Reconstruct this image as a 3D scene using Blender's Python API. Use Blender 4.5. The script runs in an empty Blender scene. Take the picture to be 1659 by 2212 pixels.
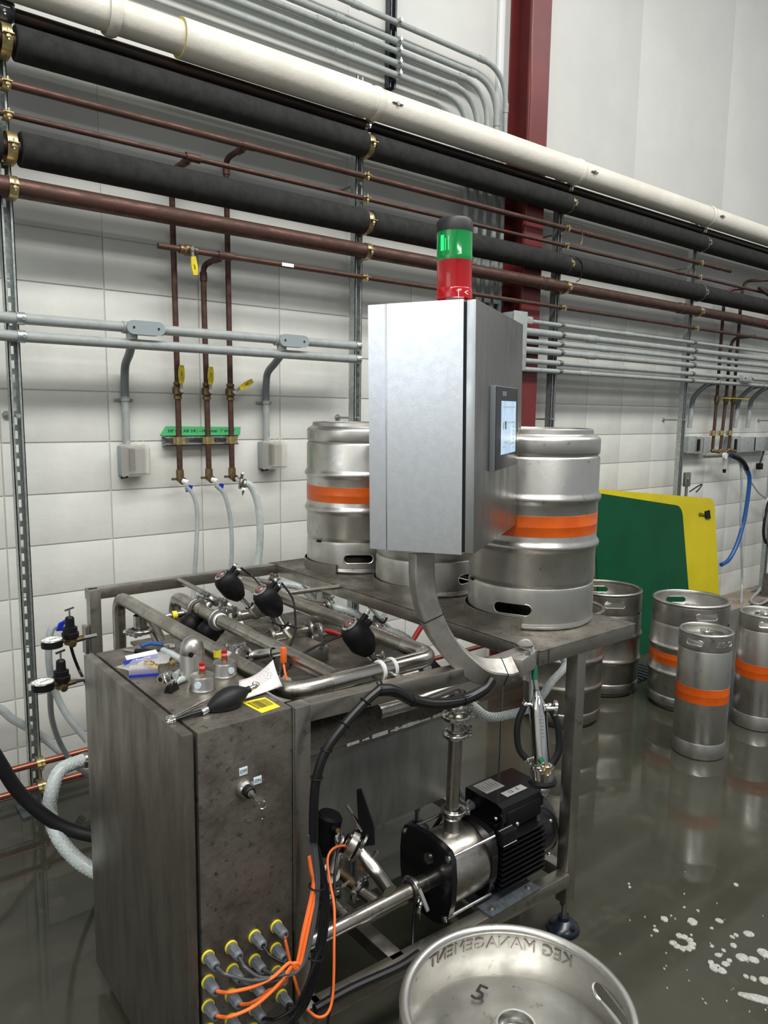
import bpy, bmesh, math, random
from mathutils import Vector as V, Matrix as MX, Euler
R = math.radians
C = bpy.context.scene.collection
SC = bpy.context.scene

# ---------------------------------------------------------------- camera
cam_d = bpy.data.cameras.new('camera'); cam = bpy.data.objects.new('camera', cam_d); C.objects.link(cam)
YAW, PITCH, ROLL = .67698, -.13367, .013624
fw = V((math.sin(YAW)*math.cos(PITCH), math.cos(YAW)*math.cos(PITCH), math.sin(PITCH)))
rt = V((math.cos(YAW), -math.sin(YAW), 0)); up = rt.cross(fw)
r2 = rt*math.cos(ROLL)+up*math.sin(ROLL); u2 = -rt*math.sin(ROLL)+up*math.cos(ROLL)
m3 = MX((r2, u2, -fw)).transposed().to_4x4(); m3.translation = V((-1.04918, -3.12107, 1.561))
cam.matrix_world = m3
cam_d.sensor_fit = 'HORIZONTAL'; cam_d.sensor_width = 36; cam_d.lens = 1611.9/1659*36; cam_d.clip_start = .02
SC.camera = cam
# ---------------------------------------------------------------- world and lamps
w = bpy.data.worlds.new('world'); SC.world = w; w.use_nodes = True
bg = w.node_tree.nodes['Background']; bg.inputs[0].default_value = (.93, .97, 1, 1); bg.inputs[1].default_value = .40
def area(name, loc, target, sx, sy, power, col=(1, .985, .95)):
    l = bpy.data.lights.new(name, 'AREA'); l.shape = 'RECTANGLE'; l.size = sx; l.size_y = sy; l.energy = power; l.color = col
    o = bpy.data.objects.new(name, l); C.objects.link(o); o.location = loc
    o.rotation_euler = (V(target)-V(loc)).to_track_quat('-Z', 'Y').to_euler()
    return o
area('ceiling_lamp', (.9, -3.3, 5.6), (.9, -3.1, 0), 3.6, .9, 240)
area('ceiling_lamp', (4.6, -3.3, 5.6), (4.6, -3.1, 0), 3.6, .9, 150)
area('ceiling_lamp', (-2.8, -3.6, 5.6), (-2.8, -3.4, 0), 3.6, .9, 200)
area('ceiling_lamp', (-1.2, -8, 5.6), (-1.2, -7.8, 0), 3.6, .9, 170)
area('added_cool_lamp', (-4.9, -2.4, 2.7), (0, -2.4, 2.2), 2.4, 2.4, 26, (.86, .93, 1))  # unseen cool lamp added at left for the control box's sheen; no doorway built
SC.view_settings.view_transform = 'Standard'; SC.view_settings.look = 'None'
SC.view_settings.gamma = 1; SC.view_settings.use_curve_mapping = False; SC.view_settings.exposure = 0.0

# ---------------------------------------------------------------- materials
MT = {}
def pm(name, c1, c2=None, sc=6, rough=.5, r2=None, metal=0., bump=0., bsc=60, st=(1, 1, 1), lo=.4, hi=.6, det=5, trans=0., alpha=1, ior=1.45, emit=None, es=0, spec=.5, c3=None, sc3=40, lo3=.55, hi3=.7, coat=0):
    m = bpy.data.materials.new(name); m.use_nodes = True; nt = m.node_tree; N = nt.nodes; L = nt.links
    b = N['Principled BSDF']; b.inputs['Metallic'].default_value = metal; b.inputs['Roughness'].default_value = rough
    b.inputs['Base Color'].default_value = (*c1, 1); b.inputs['IOR'].default_value = ior; b.inputs['Specular IOR Level'].default_value = spec
    b.inputs['Transmission Weight'].default_value = trans; b.inputs['Alpha'].default_value = alpha
    b.inputs['Coat Weight'].default_value = coat; b.inputs['Coat Roughness'].default_value = .08
    if emit: b.inputs['Emission Color'].default_value = (*emit, 1); b.inputs['Emission Strength'].default_value = es
    tc = N.new('ShaderNodeTexCoord'); mp = N.new('ShaderNodeMapping'); mp.inputs['Scale'].default_value = st
    L.new(tc.outputs['Object'], mp.inputs[0])
    def noise(s, d=det):
        n = N.new('ShaderNodeTexNoise'); n.inputs['Scale'].default_value = s; n.inputs['Detail'].default_value = d; n.inputs['Roughness'].default_value = .62
        L.new(mp.outputs[0], n.inputs['Vector']); return n
    def ramp(src, a, z, o0=0., o1=1.):
        r = N.new('ShaderNodeMapRange'); r.inputs[1].default_value = a; r.inputs[2].default_value = z; r.inputs[3].default_value = o0; r.inputs[4].default_value = o1
        L.new(src, r.inputs[0]); return r.outputs[0]
    if c2:
        n = noise(sc); f = ramp(n.outputs['Fac'], lo, hi)
        mx = N.new('ShaderNodeMix'); mx.data_type = 'RGBA'; mx.inputs[6].default_value = (*c1, 1); mx.inputs[7].default_value = (*c2, 1); L.new(f, mx.inputs[0]); out = mx.outputs[2]
        if c3:
            n3 = noise(sc3, 3); f3 = ramp(n3.outputs['Fac'], lo3, hi3)
            m2 = N.new('ShaderNodeMix'); m2.data_type = 'RGBA'; m2.inputs[7].default_value = (*c3, 1); L.new(out, m2.inputs[6]); L.new(f3, m2.inputs[0]); out = m2.outputs[2]
        L.new(out, b.inputs['Base Color'])
        if r2 is not None: L.new(ramp(n.outputs['Fac'], lo, hi, rough, r2), b.inputs['Roughness'])
    if bump:
        nb = noise(bsc, 4); bp = N.new('ShaderNodeBump'); bp.inputs['Strength'].default_value = bump; bp.inputs['Distance'].default_value = .004
        L.new(nb.outputs['Fac'], bp.inputs['Height']); L.new(bp.outputs[0], b.inputs['Normal'])
    MT[name] = m; return m
pm('wall_paint', (.66, .665, .62), (.60, .605, .565), 3, .5, bump=.25, bsc=45)
pm('wall_paint_upper', (.60, .605, .575), (.56, .565, .54), 1.4, .5, bump=.06, bsc=60)
pm('mortar', (.60, .60, .56), rough=.6)
pm('floor', (.034, .0345, .026), (.055, .053, .039), 1.6, .03, .13, bump=.10, bsc=3.2, lo=.35, hi=.7, ior=1.36, c3=(.064, .06, .044), sc3=7, lo3=.6, hi3=.8)
pm('floor_dry', (.34, .27, .2), (.19, .16, .13), 5, .6)
pm('red_paint', (.15, .022, .022), (.12, .019, .019), 5, .42, bump=.05, bsc=90)
pm('galvanised', (.50, .53, .52), (.36, .4, .39), 60, .42, metal=.85)
pm('galvanised_dark', (.10, .115, .13), (.07, .08, .09), 60, .4, metal=.6)
pm('old_copper', (.108, .054, .041), (.07, .04, .031), 14, .45, .6, metal=.55, st=(1, 3, 3), c3=(.05, .032, .024), sc3=60, lo3=.6, hi3=.75)
pm('new_copper', (.36, .13, .085), (.27, .10, .07), 12, .35, metal=.85)
pm('bronze', (.24, .17, .09), (.13, .09, .05), 40, .45, metal=.85)
pm('zinc_yellow', (.62, .52, .28), (.4, .32, .16), 30, .35, metal=.9)
pm('foam_rubber', (.020, .020, .020), (.028, .028, .027), 25, .9, bump=.2, bsc=300, spec=.25)
pm('black_iron', (.02, .02, .022), (.06, .035, .025), 9, .38, metal=.4, st=(.5, 3, 3), bump=.15, bsc=50)
pm('insulation_jacket', (.70, .68, .60), (.64, .61, .53), 4, .45, bump=.35, bsc=38)
pm('yellow_foam', (.5, .42, .12), rough=.9)
pm('pvc_grey', (.31, .335, .325), (.24, .26, .255), 25, .5, lo=.45, hi=.75)
pm('pvc_dark', (.16, .18, .19), rough=.45)
pm('pvc_box', (.27, .31, .32), rough=.45)
pm('clear_plastic', (.74, .72, .66), rough=.2, trans=.4, alpha=.45, ior=1.15)
pm('clear_film', (.8, .8, .78), rough=.15, trans=.3, alpha=.35, ior=1.2)
pm('stainless', (.46, .44, .40), (.34, .32, .28), 9, .3, .42, metal=1, bump=.03, bsc=120, c3=(.2, .17, .14), sc3=26, lo3=.58, hi3=.8)
pm('stainless_tube', (.47, .45, .41), (.34, .315, .28), 12, .25, .36, metal=1, c3=(.17, .14, .11), sc3=45, lo3=.58, hi3=.8)
pm('stainless_polished', (.60, .58, .54), (.5, .48, .44), 8, .2, .28, metal=1)
pm('stainless_brushed', (.50, .49, .46), (.40, .39, .36), 30, .3, .38, metal=1, st=(3, 3, .3))
pm('sheet_dirty', (.27, .25, .215), (.10, .088, .072), 9, .34, .6, metal=.8, bump=.4, bsc=48, lo=.36, hi=.64, c3=(.055, .046, .038), sc3=55, lo3=.57, hi3=.75)
pm('sheet_side', (.27, .255, .22), (.12, .11, .09), 5, .34, .5, metal=.9, bump=.08, bsc=60, st=(3, 3, .8), lo=.35, hi=.7, c3=(.08, .07, .06), sc3=60, lo3=.62, hi3=.8)
pm('sheet_tank', (.46, .46, .44), (.27, .265, .24), 6, .38, .5, metal=.7, st=(2, 2, .5), bump=.03, bsc=90, lo=.35, hi=.7)
pm('sheet_clean', (.58, .60, .62), (.50, .52, .54), 14, .3, .4, metal=1, st=(1, 1, .5), bump=.06, bsc=260)
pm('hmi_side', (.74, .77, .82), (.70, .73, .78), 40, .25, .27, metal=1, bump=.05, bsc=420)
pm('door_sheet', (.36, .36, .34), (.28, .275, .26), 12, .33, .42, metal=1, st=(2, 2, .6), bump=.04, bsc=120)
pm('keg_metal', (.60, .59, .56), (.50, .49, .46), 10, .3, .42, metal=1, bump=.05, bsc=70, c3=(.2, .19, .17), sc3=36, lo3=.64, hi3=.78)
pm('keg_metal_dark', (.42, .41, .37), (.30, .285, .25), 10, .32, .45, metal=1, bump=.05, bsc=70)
pm('orange_paint', (.60, .10, .006), (.52, .075, .004), 8, .3, coat=.15)
pm('chrome', (.66, .66, .66), rough=.1, metal=1)
pm('steel_satin', (.46, .45, .43), (.36, .35, .33), 40, .36, .45, metal=1)
pm('brass', (.5, .36, .17), rough=.35, metal=.85)
pm('steel_bright', (.62, .62, .6), rough=.22, metal=1)
pm('steel_dull', (.34, .33, .31), rough=.38, metal=1)
pm('black_plastic', (.006, .006, .007), rough=.5, spec=.25)
pm('black_gloss', (.004, .004, .005), rough=.22, coat=.25)
pm('black_rubber', (.008, .008, .009), rough=.5, spec=.35)
pm('blue_rubber', (.006, .009, .016), rough=.25)
pm('cable_black', (.006, .006, .007), rough=.4, spec=.4)
pm('cable_grey', (.06, .065, .07), rough=.4)
pm('cable_orange', (.85, .16, .03), rough=.4)
pm('gland_grey', (.115, .13, .145), (.09, .1, .11), 40, .45)
pm('yellow_ring', (.7, .6, .03), rough=.4)
pm('yellow_grip', (.72, .58, .02), (.55, .42, .02), 30, .45)
pm('yellow_board', (.56, .46, .008), (.5, .41, .006), 3, .4, spec=.25)
pm('green_board', (.002, .062, .024), (.002, .052, .02), 3, .4, spec=.15, c3=(.03, .11, .07), sc3=55, lo3=.7, hi3=.8)
pm('arm_steel', (.36, .345, .315), (.26, .25, .225), 14, .56, .66, metal=.9)
pm('green_tape', (.08, .42, .17), rough=.6)
pm('green_sleeve', (.01, .10, .055), rough=.3)
pm('blue_plastic', (.01, .025, .33), rough=.35)
pm('blue_hose', (.012, .075, .27), rough=.35)
pm('white_label', (.78, .8, .8), rough=.45)
pm('label_blue', (.55, .66, .7), rough=.45)
pm('silver_label', (.5, .5, .48), rough=.4, metal=.3)
pm('yellow_label', (.75, .62, .02), rough=.45)
pm('paper', (.68, .63, .62), (.62, .5, .5), 3, .7)
pm('ink', (.012, .012, .012), rough=.5)
pm('ink_dim', (.12, .11, .12), rough=.6)
pm('white_gasket', (.72, .72, .7), rough=.4)
pm('red_hose', (.3, .012, .012), rough=.35)
pm('amber', (.55, .34, .13), rough=.25, metal=.7)
pm('lens_dim', (.16, .07, .07), rough=.12, coat=.6)
pm('red_cap', (.75, .12, .12), rough=.25, emit=(1, .12, .12), es=.25)
pm('lens_green', (.0, .24, .05), rough=.12, trans=.35, emit=(0, .5, .09), es=.10, coat=.5)
pm('lens_red', (.36, .003, .008), rough=.12, trans=.2, emit=(.8, .01, .015), es=.12, coat=.5)
pm('lens_green_lit', (.02, .8, .2), rough=.3, emit=(.03, 1, .2), es=.6)
pm('screen_blue', (.35, .5, .68), (.55, .68, .82), 26, .25, st=(3, 3, .6), emit=(.42, .58, .8), es=.42)
pm('screen_frame', (.018, .018, .022), rough=.3)
pm('hose_grey', (.42, .47, .46), (.36, .40, .40), 40, .35, coat=.2)
pm('hose_clear', (.46, .50, .50), (.38, .42, .42), 20, .25, trans=.25, alpha=.85)
pm('braid', (.66, .7, .68), rough=.4)
pm('suds', (.42, .42, .39), (.28, .28, .25), 160, .6, bump=.8, bsc=220)
pm('dial', (.7, .72, .7), rough=.25, coat=.5)
pm('lamp_black', (.012, .012, .014), rough=.5)

# ---------------------------------------------------------------- mesh helpers
def basis(d):
    d = d.normalized(); a = V((0, 0, 1)) if abs(d.z) < .9 else V((1, 0, 0))
    x = a.cross(d).normalized(); return x, d.cross(x)
class MB:
    def __init__(s): s.v = []; s.f = []
    def _add(s, vs, fs):
        k = len(s.v); s.v += [V(p) for p in vs]; s.f += [tuple(i+k for i in f) for f in fs]; return s
    def box(s, lo, hi, bv=0, M=None):
        if bv:
            bm = bmesh.new(); bmesh.ops.create_cube(bm, size=1)
            for q in bm.verts: q.co = V([(lo[i]+hi[i])/2+q.co[i]*(hi[i]-lo[i]) for i in range(3)])
            bmesh.ops.bevel(bm, geom=bm.edges[:], offset=bv, segments=2, affect='EDGES', profile=.6)
            bm.verts.index_update(); vs = [q.co.copy() for q in bm.verts]; fs = [[q.index for q in f.verts] for f in bm.faces]; bm.free()
        else:
            vs = [V((x, y, z)) for x in (lo[0], hi[0]) for y in (lo[1], hi[1]) for z in (lo[2], hi[2])]
            fs = [(0, 1, 3, 2), (4, 6, 7, 5), (0, 4, 5, 1), (2, 3, 7, 6), (0, 2, 6, 4), (1, 5, 7, 3)]
        if M is not None: vs = [M @ p for p in vs]
        return s._add(vs, fs)
    def bar(s, a, b, w, h, bv=0, upv=(0, 0, 1)):
        a = V(a); b = V(b); d = b-a; L = d.length; z = d.normalized(); u = V(upv)
        if abs(u.dot(z)) > .95: u = V((0, 1, 0))
        x = u.cross(z).normalized(); y = z.cross(x)
        M = MX((x, y, z)).transposed().to_4x4(); M.translation = a
        return s.box((-w/2, -h/2, 0), (w/2, h/2, L), bv, M)
    def loft(s, rings, closed=True, cap0=True, cap1=True):
        n = len(rings[0]); vs = [p for r in rings for p in r]; fs = []
        for i in range(len(rings)-1):
            for j in range(n if closed else n-1):
                k = (j+1) % n; fs.append((i*n+j, i*n+k, (i+1)*n+k, (i+1)*n+j))
        if closed and cap0: fs.append(tuple(range(n-1, -1, -1)))
        if closed and cap1: fs.append(tuple((len(rings)-1)*n+j for j in range(n)))
        return s._add(vs, fs)
    def cyl(s, a, b, r, rb=None, n=20, cap=True):
        a = V(a); b = V(b); rb = r if rb is None else rb; x, y = basis(b-a)
        return s.loft([[c+(x*math.cos(t)+y*math.sin(t))*q for t in [2*PI*j/n for j in range(n)]] for c, q in ((a, r), (b, rb))], True, cap, cap)
    def tube(s, P, r, n=10, rr=None, ph=0., cap=True):
        P = [V(p) for p in P]; rings = []; x = None
        for i, p in enumerate(P):
            d = (P[min(i+1, len(P)-1)]-P[max(i-1, 0)]).normalized()
            if x is None: x, y = basis(d)
            else: x = (x-d*x.dot(d)).normalized(); y = d.cross(x)
            q = rr[i] if rr else r
            rings.append([p+(x*math.cos(t)+y*math.sin(t))*q for t in [ph+2*PI*j/n for j in range(n)]])
        return s.loft(rings, True, cap, cap)
    def lathe(s, prof, o=(0, 0, 0), ax=(0, 0, 1), n=40, a0=0, a1=None):
        o = V(o); z = V(ax).normalized(); x, y = basis(z)
        if abs(z.z) > .999: x, y = V((1, 0, 0)), V((0, z.z, 0))
        full = a1 is None; m = n if full else n+1; a1 = 2*PI if full else a1
        ang = [a0+(a1-a0)*j/n for j in range(m)]
        rings = [[o+z*h+(x*math.cos(t)+y*math.sin(t))*max(r, 1e-5) for t in ang] for r, h in prof]
        return s.loft(rings, full, False, False)
    def sph(s, c, r, n=14, sc=(1, 1, 1)):
        c = V(c); rings = []
        for i in range(1, n):
            t = PI*i/n; rings.append([c+V((math.sin(t)*math.cos(p)*sc[0], math.sin(t)*math.sin(p)*sc[1], math.cos(t)*sc[2]))*r for p in [2*PI*j/(n*2) for j in range(n*2)]])
        return s.loft(rings, True)
    def torus(s, c, ax, Rr, r, n=32, k=8, a0=0, a1=None):
        prof = [(Rr+r*math.cos(2*PI*j/k), r*math.sin(2*PI*j/k)) for j in range(k+1)]
        return s.lathe(prof, c, ax, n, a0, a1)
    def prism(s, poly, lo, hi, M=None):
        n = len(poly); vs = [V((p[0], p[1], h)) for h in (lo, hi) for p in poly]
        if M is not None: vs = [M @ p for p in vs]
        return s._add(vs, [tuple(range(n-1, -1, -1)), tuple(range(n, 2*n))]+[(i, (i+1) % n, n+(i+1) % n, n+i) for i in range(n)])
    def text(s, t, size, dep, M, fn=None, al='CENTER'):
        cu = bpy.data.curves.new('t', 'FONT'); cu.body = t; cu.size = size; cu.extrude = dep; cu.align_x = al; cu.align_y = 'CENTER'; cu.resolution_u = 2
        o = bpy.data.objects.new('t', cu); me = o.to_mesh()
        vs = [p.co.copy() for p in me.vertices]; fs = [tuple(p.vertices) for p in me.polygons]; o.to_mesh_clear()
        bpy.data.objects.remove(o); bpy.data.curves.remove(cu)
        vs = [fn(p) for p in vs] if fn else [M @ p for p in vs]
        return s._add(vs, fs)
    def mesh(s, name, off=V((0, 0, 0)), ang=35, mats=()):
        me = bpy.data.meshes.new(name); me.from_pydata([p-off for p in s.v], [], s.f)
        bm = bmesh.new(); bm.from_mesh(me); bmesh.ops.recalc_face_normals(bm, faces=bm.faces[:]); bm.to_mesh(me); bm.free()
        me.polygons.foreach_set('use_smooth', [True]*len(me.polygons)); me.set_sharp_from_angle(angle=R(ang))
        for q in mats: me.materials.append(MT[q])
        return me
    def build(s, name, mat, parent=None, ang=35):
        off = V((0, 0, 0)); q = parent
        while q is not None: off += q.location; q = q.parent
        top = parent is None
        if top and s.v:
            lo = [min(p[i] for p in s.v) for i in range(3)]; hi = [max(p[i] for p in s.v) for i in range(3)]
            off = V(((lo[0]+hi[0])/2, (lo[1]+hi[1])/2, lo[2]))
        o = bpy.data.objects.new(name, s.mesh(name, off, ang, (mat,))); C.objects.link(o)
        if top: o.location = off
        else: o.parent = parent
        return o
PI = math.pi
def cr(P, k=6):
    P = [V(p) for p in P]; Q = [2*P[0]-P[1]]+P+[2*P[-1]-P[-2]]; out = []
    for i in range(1, len(Q)-2):
        a, b, c, d = Q[i-1:i+3]
        for j in range(k):
            t = j/k; out.append(.5*((2*b)+(c-a)*t+(2*a-5*b+4*c-d)*t*t+(3*b-a-3*c+d)*t**3))
    return out+[P[-1]]
def fil(P, rad, k=6):
    P = [V(p) for p in P]; out = [P[0]]
    for i in range(1, len(P)-1):
        a = (P[i-1]-P[i]); b = (P[i+1]-P[i]); rr = min(rad, a.length*.49, b.length*.49); p0 = P[i]+a.normalized()*rr; p1 = P[i]+b.normalized()*rr
        for j in range(k+1):
            t = j/k; out.append(p0*(1-t)**2+P[i]*2*t*(1-t)+p1*t*t)
    return out+[P[-1]]
def even(P, st):
    out = [P[0]]; acc = 0
    for i in range(1, len(P)):
        a = P[i-1]; d = P[i]-a; L = d.length
        while acc+L >= st:
            t = (st-acc)/L; a = a+d*t; out.append(a); d = P[i]-a; L = d.length; acc = 0
        acc += L
    return out
def braid(P, r, par, n=5, mat='braid'):
    Q = even(P, r*.55); F = []; x = None
    for i, p in enumerate(Q):
        d = (Q[min(i+1, len(Q)-1)]-Q[max(i-1, 0)]).normalized()
        if x is None: x, y = basis(d)
        else: x = (x-d*x.dot(d)).normalized(); y = d.cross(x)
        F.append((x, y))
    m = MB()
    for s in (1, -1):
        for k in range(n):
            m.tube([p+(F[i][0]*math.cos(s*i*.55+k*2*PI/n)+F[i][1]*math.sin(s*i*.55+k*2*PI/n))*r for i, p in enumerate(Q)], .0006, 4)
    o = m.build('braid_threads', mat, par); o['kind'] = 'stuff'; return o
def frame(o, x, y):
    x = V(x).normalized(); z = x.cross(V(y)).normalized(); y = z.cross(x); M = MX((x, y, z)).transposed().to_4x4(); M.translation = V(o); return M
def thing(name, label, cat, loc=(0, 0, 0), group=None):
    o = bpy.data.objects.new(name, None); C.objects.link(o); o.location = loc; o.empty_display_size = .05
    o['label'] = label; o['category'] = cat
    if group: o['group'] = group
    return o
def tag(o, label, cat, group=None):
    o['label'] = label; o['category'] = cat
    if group: o['group'] = group
    return o
def struct(o): o['kind'] = 'structure'; return o
def dup(root, loc=None, rot=None, label=None, group=None):
    def cp(o, par):
        c = o.copy(); C.objects.link(c); c.parent = par
        for ch in list(o.children): cp(ch, c)
        return c
    r = cp(root, None)
    if loc is not None: r.location = loc
    if rot is not None: r.rotation_euler = rot
    if label: r['label'] = label
    if group: r['group'] = group
    return r
def fi(v): return v


# ================================================================ room
wall = struct(MB().box((-3, .006, 0), (12, .2, 6.5)).build('wall_back', 'mortar'))
bl = {}
def block(x0, x1, z0, z1):
    k = (round(x1-x0, 3), round(z1-z0, 3))
    if k not in bl: bl[k] = MB().box((0, 0, 0), (x1-x0-.005, .018, z1-z0-.005), .0018).mesh('block', mats=('wall_paint',))
    o = bpy.data.objects.new('block', bl[k]); C.objects.link(o); o.parent = wall; o.location = V((x0+.0025, 0, z0+.0025))-wall.location
for j in range(11):
    z0 = .0+j*.2032+(.0004 if j else 0)
    for i in range(-3, 5): block(i*.4064, (i+1)*.4064, z0, z0+.2032)
    block(5*.4064, 2.3, z0, z0+.2032); block(2.3, 2.389, z0, z0+.2032); block(2.389, 2.7954, z0, z0+.2032)
    for i in range(-1, 10):
        if i < 0: continue
        block(2.7954+i*.4064, 2.7954+(i+1)*.4064, z0, z0+.2032)
TOPB = 11*.2032+.0004
for (xa, xb) in ((-3, -1.2), (-1.2, 0.0), (0.0, 1.2), (1.2, 2.4), (2.4, 3.6), (3.6, 4.8), (4.8, 6.0), (6.0, 7.2), (7.2, 12)):
    o = MB().box((xa+.0006, -.001, TOPB+.002), (xb-.0006, .05, 6.5), .0008).build('panel', 'wall_paint_upper', wall)
wl = struct(MB().box((-5.2, -14, 0), (-5, .006, 6.5)).build('wall_left', 'wall_paint_upper'))
fl = struct(MB().box((-9, -14, -.2), (14, .1, 0)).build('floor', 'floor'))
MB().box((3.0, -.30, 0), (9, -.001, .004)).build('dry_edge', 'floor_dry', fl)
# drain cover seen between the green board and the kegs
dr = thing('floor_drain', 'dark slotted drain cover in the wet floor beside the green board', 'drain', (2.75, -.62, .0))
MB().box((2.62, -.78, .0), (3.1, -.5, .003)).build('drain_tray', 'black_plastic', dr)
for i in range(10): MB().box((2.63+i*.047, -.77, .003), (2.655+i*.047, -.51, .009)).build('slat', 'galvanised_dark', dr)

# red steel column
col = thing('steel_column', 'dark red painted steel I-beam column rising against the white wall', 'column', (2.41, -.08, 0))
MB().box((2.325, -.158, 0), (2.492, -.146, 6.4)).build('flange', 'red_paint', col)
MB().box((2.325, -.014, 0), (2.492, -.002, 6.4)).build('flange', 'red_paint', col)
MB().box((2.404, -.146, 0), (2.413, -.014, 6.4)).build('web', 'red_paint', col)
random.seed(4)
tag(MB().tube(cr([(2.335+random.uniform(-.008, .008), -.163, 4.3-i*.16) for i in range(16)], 3), .002, 5).build('wire', 'new_copper'), 'thin bare copper wire hanging down the front of the red column', 'wire')
tag(MB().box((2.22, -.022, 2.24), (2.262, -.002, 5.6), .003).build('corner_trim', 'white_label'), 'narrow white vertical cover strip just left of the red column', 'trim')

# ================================================================ unistrut posts
def strut_mesh(H, slots=True):
    m = MB(); w = .0206; d = .041; t = .003
    m.box((-w, 0, 0), (-w+t, d, H)); m.box((w-t, 0, 0), (w, d, H))
    m.box((-w, 0, 0), (-w+.0095, t, H)); m.box((w-.0095, 0, 0), (w, t, H))
    if slots:
        m.box((-w+t, d-t, 0), (-.007, d, H)); m.box((.007, d-t, 0), (w-t, d, H))
        k = 0
        while k*.0508 < H: m.box((-.007, d-t, k*.0508), (.007, d, min(H, k*.0508+.022))); k += 1
    else: m.box((-w+t, d-t, 0), (w-t, d, H))
    return m
SX = [-.383, 1.148, 2.635, 4.157, 5.69]
ST = [3.6, 3.092, 3.056, 3.057, 3.06]
SLB = ['slotted galvanised strut post at the far left carrying the pipe rack', 'galvanised strut post rising behind the keg nearest the wall', 'galvanised strut post just right of the red column', 'galvanised strut post above the yellow board', 'galvanised strut post at the right edge of the view']
for i, x in enumerate(SX):
    t = thing('strut_post', SLB[i], 'post', (x, -.15, 0), 'strut posts')
    q = strut_mesh(ST[i]); q.v = [p+V((x, -.17, 0)) for p in q.v]; q.build('channel', 'galvanised', t)
    for z in (1.528, 2.62) if i else (1.528,):
        MB().cyl((x, -.172, z), (x, 0, z), .0052, n=10).build('standoff_rod', 'steel_dull', t)
        MB().cyl((x, -.004, z), (x, 0, z), .017, n=18).cyl((x, -.012, z), (x, -.004, z), .009, n=6).build('washer', 'galvanised', t)
        MB().cyl((x, -.184, z), (x, -.172, z), .009, n=6).build('rod_nut', 'galvanised', t)
    MB().box((x-.06, -.2, 0.0), (x+.06, -.08, .008)).build('base_plate', 'galvanised_dark', t)

# ================================================================ horizontal pipes
def clampring(x, y, z, r, t, mat='zinc_yellow', w=.014, name='pipe_clamp', bolt=True):
    m = MB().lathe([(r+.001, -w), (r+.0035, -w), (r+.0035, w), (r+.001, w), (r+.001, -w)], (x, y, z), (1, 0, 0), 24)
    m.box((x-w, y, z-r-.004), (x+w, -.171, z-r-.001)); m.box((x-w, y, z+r+.001), (x+w, -.171, z+r+.004))
    if bolt:
        m.box((x-w, y-r-.022, z-.002), (x+w, y-r-.002, z+.0015))
        m.cyl((x, y-r-.013, z-.022), (x, y-r-.013, z+.014), .0035, n=8); m.cyl((x, y-r-.013, z-.014), (x, y-r-.013, z-.006), .008, n=6)
    return m.build(name, mat, t)
def hpipe(name, label, y, z, r, x0, x1, mat, cl=True, cmat='zinc_yellow', n=24, part='pipe_run', grp=None, cat='pipe', xs=None, cw=.014):
    t = thing(name, label, cat, ((x0+x1)/2, y, z), grp)
    MB().cyl((x0, y, z), (x1, y, z), r, n=n).build(part, mat, t)
    if cl:
        for x in (xs or SX):
            if x0 < x < x1: clampring(x+.01, y, z, r, t, cmat, w=cw)
    return t
G = 'pipes on the wall rack'
# white insulated main
t = thing('insulated_pipe', 'large white jacketed insulated pipe, topmost on the rack', 'pipe', (3, -.25, 2.95), G)
ZW = 2.949
MB().cyl((-3, -.262, ZW), (.232, -.262, ZW), .060, n=36).build('jacket', 'insulation_jacket', t)
MB().cyl((.227, -.262, ZW), (1.11, -.262, ZW), .0715, n=36).build('jacket', 'insulation_jacket', t)
MB().lathe([(.0605, .2275), (.0700, .2275), (.0710, .2265), (.0600, .2265)], (0, -.262, ZW), (1, 0, 0), 36).build('insulation_edge', 'yellow_foam', t)
MB().cyl((1.11, -.262, ZW), (2.63, -.262, ZW), .068, n=36).build('jacket', 'insulation_jacket', t)
MB().cyl((2.63, -.262, ZW), (9, -.262, ZW), .066, n=36).build('jacket', 'insulation_jacket', t)
for x in (-.05, 1.14, 2.62, 4.1, 5.6):
    MB().lathe([(.0685, -.02), (.0725, -.01), (.0725, .01), (.0685, .02)], (x+.02, -.262, ZW), (1, 0, 0), 36).build('jacket_seam', 'insulation_jacket', t)
    if x > 0: MB().cyl((x+.10, -.340, ZW+.0), (x+.10, -.322, ZW+.0), .009, n=6).cyl((x+.07, -.334, ZW), (x+.13, -.334, ZW), .0035, n=8).cyl((x+.10, -.322, ZW-.02), (x+.10, -.322, ZW+.02), .003, n=8).build('bolt', 'steel_dull', t)
hpipe('black_pipe', 'thin black iron pipe just under the white insulated pipe', -.2, 2.872, .0235, -3, 9, 'black_iron', cmat='steel_bright', grp=G)
t = thing('pipe_union', 'rounded dark metal joint on the black iron pipe at the top left corner', 'pipe joint', (-.375, -.2, 2.872))
MB().sph((-.375, -.2, 2.872), .043, 12, (1.1, 1, .9)).torus((-.375, -.2, 2.9), (0, 0, 1), .037, .005).build('union_body', 'galvanised_dark', t)
def foampipe(z, lab, r=.057):
    t = thing('foam_covered_pipe', lab, 'pipe', (3, -.21, z), G)
    MB().cyl((-3, -.21, z), (9, -.21, z), .028, n=20).build('core_pipe', 'old_copper', t)
    xs = [-3]+SX+[9]
    gaps = [.028, .014, .006, .003, .003]
    for i in range(len(xs)-1):
        a = xs[i]+(gaps[i-1]+.012 if i else 0); b = xs[i+1]-(gaps[i]-.008 if i < 5 else 0)
        MB().lathe([(.029, a), (r-.003, a), (r, a+.004), (r, b-.004), (r-.003, b), (.029, b)], (0, -.21, z), (1, 0, 0), 36).build('foam_sleeve', 'foam_rubber', t)
    for i, x in enumerate(SX):
        clampring(x+.01, -.21, z, .048 if i < 3 else r, t, 'zinc_yellow' if i < 3 else 'steel_dull', w=.016 if i < 2 else .008)
foampipe(2.782, 'upper black foam covered pipe, directly under the thin black iron pipe')
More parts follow.
